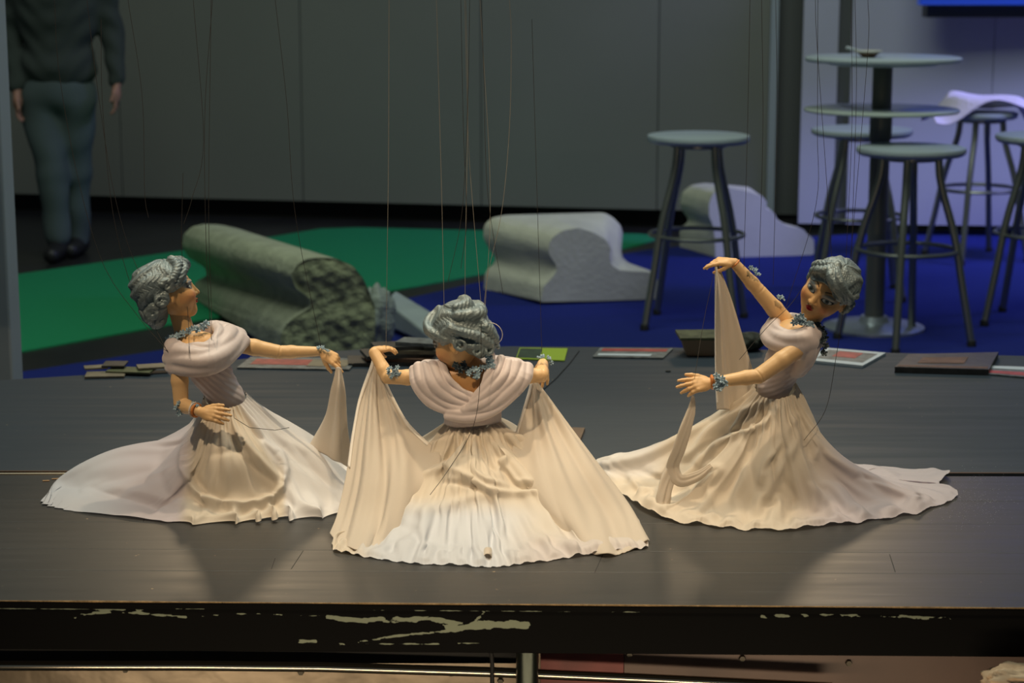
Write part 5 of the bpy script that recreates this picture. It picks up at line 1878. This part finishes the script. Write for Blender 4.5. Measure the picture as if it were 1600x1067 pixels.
strokesC = [([(725, 672), (700, 688), (672, 700), (650, 716), (640, 735)], .0055, 7), ([(728, 676), (712, 700), (700, 712), (680, 720)], -.0055, 5.5), ([(730, 678), (718, 705), (700, 728), (660, 742)], .0055, 6),
            ([(736, 680), (742, 700), (740, 725), (750, 745), (790, 760)], .006, 6), ([(745, 680), (752, 705), (768, 725), (790, 745), (815, 752)], -.0055, 6), ([(752, 676), (775, 700), (790, 715), (778, 735), (800, 750), (830, 752)], .0065, 6),
            ([(790, 738), (800, 752), (820, 760), (845, 757)], -.006, 5), ([(700, 730), (730, 744), (760, 764), (800, 772), (840, 766)], .0055, 6), ([(690, 752), (730, 756), (765, 774)], -.004, 5),
            ([(655, 735), (640, 760), (645, 790), (630, 820)], .004, 9), ([(762, 668), (790, 682), (830, 690), (850, 715)], .005, 8), ([(840, 715), (870, 745), (895, 790), (930, 830)], .0045, 9),
            ([(845, 735), (850, 780), (880, 820), (910, 850)], -.0045, 9), ([(900, 770), (940, 800), (985, 830)], .004, 9), ([(600, 790), (650, 800), (700, 790), (760, 770)], .004, 10), ([(765, 772), (772, 810), (768, 850), (762, 882)], -.0045, 5),
            ([(775, 775), (784, 815), (776, 860)], .0035, 6), ([(590, 860), (640, 850), (690, 862), (740, 856)], .004, 9), ([(800, 868), (850, 842), (905, 858), (960, 850)], .004, 9), ([(650, 828), (655, 860)], -.004, 7), ([(560, 820), (600, 810), (640, 826)], -.0035, 8)]


def hemC(G, U, V, n):
    w = sm(.86, 1.0, V)
    G = G.copy()
    ph = 2 * np.pi * (U * 18 + .4 * np.sin(2 * np.pi * 4 * U))
    G[..., 1] += w * .0010 * np.sin(ph) + w * .0008 * np.sin(U * 900)
    G[..., 2] += sm(.80, .97, V) * (1 - sm(.97, 1, V)) * (.003 + .003 * np.sin(ph + 1))
    return G


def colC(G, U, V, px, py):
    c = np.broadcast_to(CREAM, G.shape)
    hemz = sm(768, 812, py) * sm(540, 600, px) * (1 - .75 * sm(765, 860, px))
    c = mixc(c, PALE, hemz)  # bluish front hem: pale chiffon plus cool light put into the colour
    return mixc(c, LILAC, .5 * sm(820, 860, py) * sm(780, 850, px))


strokesC = [(p_, a_ * 1.45, w_ * .9) for p_, a_, w_ in strokesC]
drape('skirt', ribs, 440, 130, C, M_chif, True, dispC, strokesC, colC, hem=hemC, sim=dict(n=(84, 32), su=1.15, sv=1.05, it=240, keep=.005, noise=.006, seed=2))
# curled corner at the hem
for (x, y, s__) in ((762, 872, 1.0),):
    g = H(x, y)
    V3 = []
    nu_, nv_ = 26, 12
    rb = []
    for i in range(8):
        a_ = 2 * math.pi * i / 7 * 1.15
        r_ = (.0050 + .0009 * i / 7) * s__
        rb.append([g + np.array([r_ * math.cos(a_) * 1.1, -.012 + t * .034, r_ * math.sin(a_) + r_ + .0005]) for t in np.linspace(0, 1, 4)])
    drape('curled_corner', rb, 40, 10, C, M_panel, False, floor=False, thick=.0005)

# fabric held up on both sides
pl_ = [[PY(581, 563, 3.265), PY(566, 615, 3.25), PY(554, 680, 3.20), PY(545, 745, 3.14), PY(532, 800, 3.08), H(517, 836)],
       [PY(584, 566, 3.262), PY(574, 620, 3.235), PY(566, 690, 3.175), PY(560, 750, 3.115), PY(549, 808, 3.045), H(538, 856)],
       [PY(587, 567, 3.260), PY(586, 625, 3.230), PY(590, 690, 3.175), PY(592, 750, 3.105), PY(585, 808, 3.035), H(575, 861)],
       [PY(590, 568, 3.260), PY(600, 625, 3.235), PY(616, 690, 3.185), PY(622, 745, 3.10), PY(618, 800, 3.04), PY(615, 850, 3.00)],
       [PY(593, 568, 3.262), PY(612, 612, 3.245), PY(636, 655, 3.22), PY(663, 684, 3.20), PY(686, 704, 3.165), PY(690, 730, 3.135)]]
M_panelL = M_panel
o, G1 = drape('held_panel', pl_, 110, 110, C, M_panel, False, lambda U, V: (.0045 * np.sin(2 * np.pi * 2.6 * U + 1.0 + V) + .002 * np.sin(2 * np.pi * 6 * U + 3 * V)) * sm(0, .25, V), thick=.0005)


def edge_strip(G, i0, sgn, root, width=.008, v1=.75):
    """narrow stitched band along one free edge of a panel, of constant width"""
    nvv = G.shape[1]
    k = int(nvv * v1)
    A, B_, Cc = [], [], []
    for j in range(k):
        row = G[::sgn, j] if i0 == 0 else G[::-1, j]
        s_ = np.concatenate([[0], np.cumsum(np.linalg.norm(np.diff(row, axis=0), axis=1))])
        w_ = min(width, s_[-1] * .35)
        for lst, f_ in ((A, 0.0), (B_, .5), (Cc, 1.0)):
            lst.append([np.interp(w_ * f_, s_, row[:, q]) for q in range(3)])
    off = np.array([0, -.0016, 0])
    V3 = np.concatenate([np.array(A) + off * .6, np.array(B_) + off, np.array(Cc) + off])
    q = np.array([(m * k + i, m * k + i + 1, (m + 1) * k + i + 1, (m + 1) * k + i) for m in range(2) for i in range(k - 1)])
    mesh_obj('stitched_hem', V3, q, M_hem, root, solid=.0009)


edge_strip(G1, 0, 1, o, v1=.55)
edge_strip(G1, 109, -1, o, v1=.70)
pr2 = [[PY(829, 594, 3.262), PY(824, 625, 3.25), PY(816, 655, 3.235), PY(808, 684, 3.212), PY(800, 705, 3.17), PY(800, 730, 3.13)],
       [PY(831, 592, 3.260), PY(834, 630, 3.235), PY(838, 675, 3.20), PY(850, 735, 3.10), PY(872, 800, 3.02), PY(890, 850, 2.975)],
       [PY(833, 592, 3.258), PY(845, 630, 3.235), PY(860, 680, 3.195), PY(888, 745, 3.10), PY(920, 805, 3.03), H(942, 868)],
       [PY(835, 592, 3.260), PY(855, 628, 3.24), PY(880, 675, 3.205), PY(918, 735, 3.12), PY(960, 800, 3.05), H(985, 859)],
       [PY(837, 593, 3.264), PY(862, 625, 3.25), PY(893, 668, 3.225), PY(937, 728, 3.17), PY(982, 788, 3.10), H(1015, 846)]]
o, G2 = drape('held_panel', pr2, 110, 110, C, M_panel, False, lambda U, V: (.0040 * np.sin(2 * np.pi * 2.3 * U + 2.0 - V) + .002 * np.sin(2 * np.pi * 5 * U + 3 * V)) * sm(0, .25, V), thick=.0005)
edge_strip(G2, 0, 1, o, v1=.60)
for s_ in ([(608, 0), (607, 250), (605, 400), (603, 545, .06)], [(682, 0), (686, 150), (690, 300), (694, 480)], [(752, 0), (756, 120), (762, 300), (786, 460)], [(796, 0), (799, 60), (796, 200), (784, 330), (762, 430), (754, 505)],
           [(831, 30), (836, 200), (842, 400), (847, 560, .05)], [(734, 0), (731, 150), (722, 330), (700, 440)], [(720, 0), (724, 200), (729, 340), (720, 420)]):
    string(C, s_, Y0, m=M_stringp if s_[0][0] in (608, 796, 682) else None)
for s_ in ([(726, 0), (730, 150), (734, 260), (752, 480)], [(728, 0), (731, 160), (727, 400), (727, 484)], [(750, 0), (766, 300), (757, 500)]):
    string(C, s_, Y0 + .01, m=M_stringp)
b = MB(); b.tube(catmull([PY(752, 505, Y0 - .05), PY(750, 600, Y0 - .055), PY(738, 670, Y0 - .06), PY(700, 735, Y0 - .11), PY(672, 773, 3.03)], 30), .0005, 5); b.obj('string', M_string, C, smooth=True)

# ================================================================== RIGHT PUPPET
Y0 = 3.25
Rr = empty('marionette', H(1210, 775), 'right marionette, grey-haired woman with face tilted to us, one arm raised and one held out', 'marionette', None)
WC, RC, CC = PY(1212, 600, Y0), PY(1226, 565, Y0), PY(1240, 536, Y0)
NB = PY(1254, 512, Y0)
HCt = PY(1293, 455, Y0 - .012)
sA, sB = PY(1256, 535, Y0 - .038), PY(1222, 508, Y0 + .04)


def bustR(P):
    d = cone(P, CC, WC, .030, .022)
    d = smin(d, cone(P, sA, sB, .016, .016), .02)
    d = smin(d, cone(P, PY(1232, 528, Y0 - .01), PY(1246, 522, Y0 - .008), .022, .022), .02)
    d = smin(d, cone(P, NB, PY(1284, 478, Y0 - .008), .0175, .0155), .014)
    return d


torso_mesh(Rr, 'bust', bustR, [CC, WC, sA, sB, NB, PY(1284, 478, Y0)], .045, M_skin, .0013, lambda V: np.tile(SKA * [.98, .93, .85], (len(V), 1)))
tubesR = [TP([(1204, 507, .040), (1198, 520, .008), (1206, 534, -.026), (1226, 541, -.046), (1250, 541, -.058), (1270, 534, -.050)], Y0, .0085, .010),
          TP([(1208, 502, .040), (1203, 512, .006), (1211, 524, -.026), (1230, 530, -.044), (1252, 529, -.056), (1270, 524, -.046)], Y0, .0075, .009),
          TP([(1216, 500, .036), (1211, 507, .004), (1217, 515, -.022), (1233, 521, -.038), (1252, 519, -.048), (1268, 514, -.036)], Y0, .0060, .007),
          TP([(1224, 498, .030), (1240, 498, .045), (1262, 506, .035), (1276, 518, -.005), (1274, 524, -.040)], Y0, .010),
          TP([(1270, 520, -.020), (1274, 540, -.024), (1266, 560, -.022), (1250, 580, -.018)], Y0, .010, .008),
          TP([(1264, 520, -.045), (1267, 540, -.050), (1259, 562, -.044), (1245, 582, -.03)], Y0, .011, .008),
          TP([(1214, 512, .030), (1240, 520, .055), (1276, 530, .015)], Y0, .016)]
dd = unit(WC - CC)


def bodR(P):
    d = cone(P, CC + [0, 0, -.002], RC, .034, .031)
    d = smin(d, cone(P, RC, WC + dd * .006, .030, .028), .012)
    ph = (P - WC) @ np.array([-.40, .1, .9], np.float32)
    a_ = np.exp(-((P - (RC + WC) / 2 - dd * .008) ** 2).sum(1) / .035 ** 2)
    d = d + .0011 * np.sin(ph * 2 * np.pi / .0080 + 2 * np.sin(P[:, 0] * 60)) * a_
    c = tubes_sdf(P, tubesR, .0040)
    sl = cone(P, PY(1258, 532, Y0 - .045), PY(1247, 545, Y0 - .048), .0190, .0170)
    d = smin(d, c, .006)
    d = smin(d, sl, .006)
    d = smax(d, -smin(cone(P, PY(1240, 505, Y0 - .02), PY(1228, 508, Y0 - .014), .014, .010), cone(P, PY(1262, 492, Y0), PY(1252, 510, Y0), .018, .019), .01), .003)
    return d


torso_mesh(Rr, 'bodice', bodR, [CC, WC, sA, sB], .052, M_satin, .0012)
put_head(Rr, HCt, (-.56, -.80, -.10), (.50, -.30, .81), .90, 'A')
a = limb('arm', [PY(1230, 505, Y0 + .035), PY(1186, 455, Y0 + .03), PY(1150, 414, Y0 + .025)], [.0145, .0145, .0122, .0115, .0088], Rr)
hw = PY(1146, 410, Y0 + .025)
make_hand(a, hw, PY(1100, 408, Y0 + .02) - hw, (-.1, -.35, 1), 1, ((.2, .15, .1), (.35, .25, .15), (.5, .4, .2), (.6, .4, .2)), spread=(.06, .0, -.04, -.08),
          thumb=((.8, .25, -.55), .3), s=.92)
band(a, 'wrist_band', PY(1149, 412, Y0 + .025), (-.7, 0, .7), .0085, .0011, M_band)
flowers(a, 'arm_flowers', [(PY(x, y, Y0 + .016), (.4, -.7, .8)) for x, y in ((1172, 419), (1179, 423), (1184, 428), (1218, 463), (1222, 467))], M_flower, .0044, 9)
a = limb('arm', [PY(1250, 543, Y0 - .05), PY(1186, 587, Y0 - .075), PY(1118, 597, Y0 - .085)], [.0150, .0145, .0128, .0118, .0088], Rr)
hw = PY(1112, 598, Y0 - .086)
make_hand(a, hw, PY(1056, 606, Y0 - .10) - hw, (.05, -.8, .6), -1, ((.05, .1, .05), (.15, .15, .05), (.35, .3, .15), (.5, .45, .2)), spread=(.12, .02, -.06, -.12),
          thumb=((.85, .5, .05), .25), s=1.02)
band(a, 'wrist_band', PY(1113, 597, Y0 - .086), (1, 0, .1), .0100, .0028, M_band)
band(a, 'ribbon_band', PY(1119, 596, Y0 - .085), (1, 0, .1), .0110, .0024, M_ribbon)
flowers(a, 'wrist_flowers', [(PY(x, y, Y0 - .100), (0, -1, .3)) for x, y in ((1121, 590), (1129, 592), (1133, 597), (1119, 602), (1126, 600), (1123, 606))], M_flower, .0062, 10)
flowers(Rr, 'necklace', [(PY(x, y, Y0 - .042), (-.3, -1, .4)) for x, y in ((1247, 497), (1253, 495), (1250, 502), (1256, 502), (1244, 502), (1262, 506), (1268, 508))], M_flower, .0064, 11)
flowers(Rr, 'dark_flowers', [(PY(x, y, Y0 - .020 + z), (.6, -1, .0)) for x, y, z in ((1275, 507, .0), (1281, 511, .0), (1286, 519, .0), (1288, 529, .0), (1288, 539, .0), (1283, 523, -.01), (1284, 549, .0), (1281, 534, -.01))], M_flower_d, .0072, 12)  # dark-petalled flowers hanging beside the neck

ribs = [[PY(1180, 604, 3.25), PY(1126, 640, 3.27), PY(1050, 684, 3.31), PY(985, 708, 3.36), H(928, 728)],
        [PY(1183, 613, 3.228), PY(1135, 665, 3.22), PY(1070, 725, 3.23), PY(1010, 758, 3.25), H(978, 776)],
        [PY(1190, 619, 3.220), PY(1140, 700, 3.18), PY(1075, 765, 3.16), H(1030, 808)],
        [PY(1198, 622, 3.216), PY(1165, 715, 3.155), PY(1135, 780, 3.13), H(1110, 821)],
        [PY(1210, 624, 3.214), PY(1204, 715, 3.145), PY(1200, 780, 3.12), H(1195, 827)],
        [PY(1223, 622, 3.216), PY(1245, 710, 3.15), PY(1262, 780, 3.13), H(1275, 823)],
        [PY(1234, 618, 3.222), PY(1272, 700, 3.18), PY(1320, 765, 3.155), H(1355, 813)],
        [PY(1242, 611, 3.235), PY(1284, 685, 3.22), PY(1350, 735, 3.22), PY(1410, 765, 3.20), H(1440, 798)],
        [PY(1244, 602, 3.252), PY(1268, 648, 3.27), PY(1286, 690, 3.29), PY(1340, 728, 3.33), PY(1420, 752, 3.32), H(1494, 772)],
        [PY(1243, 599, 3.262), PY(1268, 648, 3.30), PY(1287, 692, 3.33), PY(1340, 726, 3.36), PY(1410, 750, 3.345), H(1468, 757)],
        [PY(1238, 596, 3.275), PY(1262, 650, 3.33), PY(1290, 690, 3.38), PY(1335, 722, 3.40), PY(1400, 744, 3.40), H(1462, 736)],
        [PY(1210, 592, 3.282), PY(1218, 640, 3.36), PY(1226, 690, 3.43), H(1240, 722)],
        [PY(1184, 597, 3.275), PY(1140, 632, 3.35), PY(1070, 680, 3.43), H(1000, 716)]]


def dispR(U, V):
    fade = sm(0, .1, V)
    d = .0022 * np.sin(2 * np.pi * (22 * U + .3 * np.sin(6 * V))) * np.exp(-((V - .10) / .16) ** 2)
    d = d + .0034 * sinnoise(U, V, 31, 8, 1.2) * fade * (1 - .5 * V)
    d = d + .0011 * sinnoise(U, V, 32, 20, 4) * fade
    return d


strokesR = [([(1195, 628), (1150, 648), (1110, 672), (1090, 700), (1072, 712)], .0065, 7), ([(1200, 640), (1165, 668), (1120, 680), (1098, 706)], -.0055, 5.5), ([(1212, 640), (1190, 665), (1150, 678), (1112, 700), (1090, 722)], .0055, 6),
            ([(1245, 650), (1225, 690), (1200, 720), (1188, 750)], .006, 7), ([(1238, 668), (1215, 708), (1196, 735)], -.005, 6), ([(1250, 668), (1240, 700), (1215, 740), (1200, 770)], .004, 8),
            ([(1262, 680), (1276, 700), (1270, 720)], .005, 8), ([(1230, 620), (1215, 650), (1222, 690)], .003, 9), ([(1160, 700), (1165, 740), (1150, 780), (1160, 815)], .004, 9),
            ([(1110, 730), (1125, 735), (1108, 760), (1112, 800)], .0045, 8), ([(1090, 735), (1075, 765), (1050, 795), (1040, 808)], -.0045, 7), ([(1060, 720), (1045, 755), (1035, 790)], .006, 8),
            ([(1000, 735), (1030, 745), (1045, 730), (1075, 720)], -.005, 7), ([(985, 745), (1000, 770), (1020, 775), (1010, 795)], .0055, 7), ([(960, 720), (1000, 715), (1050, 690), (1100, 655)], .004, 8),
            ([(1290, 710), (1340, 740), (1400, 765), (1450, 785)], .0055, 7), ([(1340, 745), (1390, 758), (1440, 778), (1478, 785)], -.005, 4.5), ([(1300, 740), (1350, 775), (1400, 800)], .0035, 9),
            ([(1225, 750), (1240, 780), (1230, 815)], -.0035, 8), ([(1270, 760), (1300, 790), (1320, 812)], .0035, 8), ([(1350, 728), (1400, 742), (1440, 742), (1460, 736)], .005, 5), ([(1180, 690), (1170, 720), (1178, 760)], -.0035, 8)]


def hemR(G, U, V, n):
    w = sm(.84, 1.0, V)
    fr = sm(.06, .14, U) * (1 - sm(.62, .72, U))
    G = G.copy()
    ph = 2 * np.pi * (U * 16 + .4 * np.sin(2 * np.pi * 4 * U))
    G[..., 1] += w * .0055 * np.sin(ph) * fr + w * .0008 * np.sin(U * 900)
    G[..., 2] += sm(.76, .96, V) * (1 - .8 * sm(.96, 1, V)) * (.0035 + .0035 * np.sin(ph + 1)) * fr
    lf = np.exp(-((U - .12) / .05) ** 2)
    G[..., 2] += lf * sm(.7, .95, V) * (1 - .3 * sm(.95, 1, V)) * .008
    tail = np.exp(-((U - .735) / .035) ** 2)
    G[..., 2] += tail * sm(.75, 1, V) * .008
    return G


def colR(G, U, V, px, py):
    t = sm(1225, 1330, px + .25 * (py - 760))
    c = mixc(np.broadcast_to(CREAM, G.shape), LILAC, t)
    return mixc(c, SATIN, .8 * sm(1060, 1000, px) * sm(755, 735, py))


strokesR = [(p_, a_ * 1.4, w_ * .9) for p_, a_, w_ in strokesR]
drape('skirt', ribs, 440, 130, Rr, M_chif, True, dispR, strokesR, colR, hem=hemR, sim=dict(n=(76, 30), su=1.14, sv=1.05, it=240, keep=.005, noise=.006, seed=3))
# the tall panel hanging from the raised hand
o, G3 = drape('held_panel', [[PY(1117, 414, 3.268), PY(1117, 470, 3.262), PY(1117, 540, 3.262), PY(1118, 600, 3.262), PY(1120, 640, 3.255)],
                      [PY(1119, 413, 3.264), PY(1124, 470, 3.245), PY(1127, 540, 3.242), PY(1130, 600, 3.240), PY(1132, 640, 3.235)],
                      [PY(1121, 413, 3.268), PY(1130, 455, 3.262), PY(1136, 530, 3.268), PY(1142, 600, 3.27), PY(1146, 640, 3.262)],
                      [PY(1123, 414, 3.272), PY(1140, 470, 3.275), PY(1156, 530, 3.275), PY(1168, 590, 3.27), PY(1172, 630, 3.255)],
                      [PY(1124, 416, 3.275), PY(1144, 470, 3.282), PY(1162, 530, 3.282), PY(1180, 590, 3.275), PY(1190, 620, 3.26)]], 90, 80, Rr, M_panel, False,
                     lambda U, V: .0012 * np.sin(2 * np.pi * 4 * U) * sm(0, .3, V), floor=False, thick=.0006)
edge_strip(G3, 0, 1, o, v1=.95)
# twisted corner hanging from the lower hand
def fold_tube(name, pts, rs, root, m):
    c_ = catmull(pts, 50)
    r_ = np.interp(np.linspace(0, 1, 50), np.linspace(0, 1, len(rs)), rs)
    V3 = []
    seg = 40
    for i in range(50):
        t = unit(c_[min(i + 1, 49)] - c_[max(i - 1, 0)])
        u_ = unit(np.cross(t, [0, 1, 0])); w_ = np.cross(t, u_)
        for k in range(seg):
            a_ = 2 * math.pi * k / seg
            q = r_[i] * (1 + .22 * math.sin(3 * a_ + i * .05) + .10 * math.sin(7 * a_ - i * .08))
            V3.append(c_[i] + q * (math.cos(a_) * u_ + .55 * math.sin(a_) * w_))
    q = np.array([(i * seg + k, i * seg + (k + 1) % seg, (i + 1) * seg + (k + 1) % seg, (i + 1) * seg + k) for i in range(49) for k in range(seg)])
    return mesh_obj(name, V3, q, m, root)


fold_tube('held_corner', [PY(1083, 618, 3.165), PY(1080, 640, 3.165), PY(1070, 670, 3.16), PY(1060, 700, 3.16), PY(1050, 730, 3.165), PY(1062, 752, 3.155), PY(1090, 745, 3.155), PY(1112, 728, 3.16)],
          [.0018, .0065, .009, .010, .0105, .0095, .008, .004], Rr, M_panel)
fold_tube('held_corner', [PY(1052, 722, 3.17), PY(1040, 755, 3.155), PY(1034, 785, 3.14), PY(1036, 798, 3.13)], [.008, .011, .012, .009], Rr, M_panel)
for s_ in ([(1172, 0), (1168, 200), (1164, 350), (1162, 440, .03), ], [(1190, 0), (1192, 200), (1186, 420, .03)], [(1212, 0), (1214, 180), (1208, 445, .03)],
           [(1278, 0), (1277, 200), (1275, 320), (1228, 480)], [(1330, 0), (1331, 200), (1322, 402, -.03)], [(1336, 0), (1338, 150), (1330, 405, -.02)], [(1274, 0), (1276, 60), (1290, 260), (1300, 410)],
           [(1356, 0), (1356, 80), (1330, 390), (1326, 408)], [(1116, 425, -.02), (1100, 500, -.05), (1085, 592, -.1)]):
    string(Rr, s_, Y0)
b = MB(); b.tube(catmull([PY(1278, 408, 3.2), PY(1240, 470, 3.19), PY(1200, 510, 3.17), PY(1155, 562, 3.16)], 20), .00045, 5); b.obj('string', M_string, Rr, smooth=True)
b = MB(); b.tube(catmull([PY(1320, 470, 3.2), PY(1306, 560, 3.2), PY(1290, 640, 3.19), PY(1256, 688, 3.17)], 20), .00045, 5); b.obj('string', M_string, Rr, smooth=True)
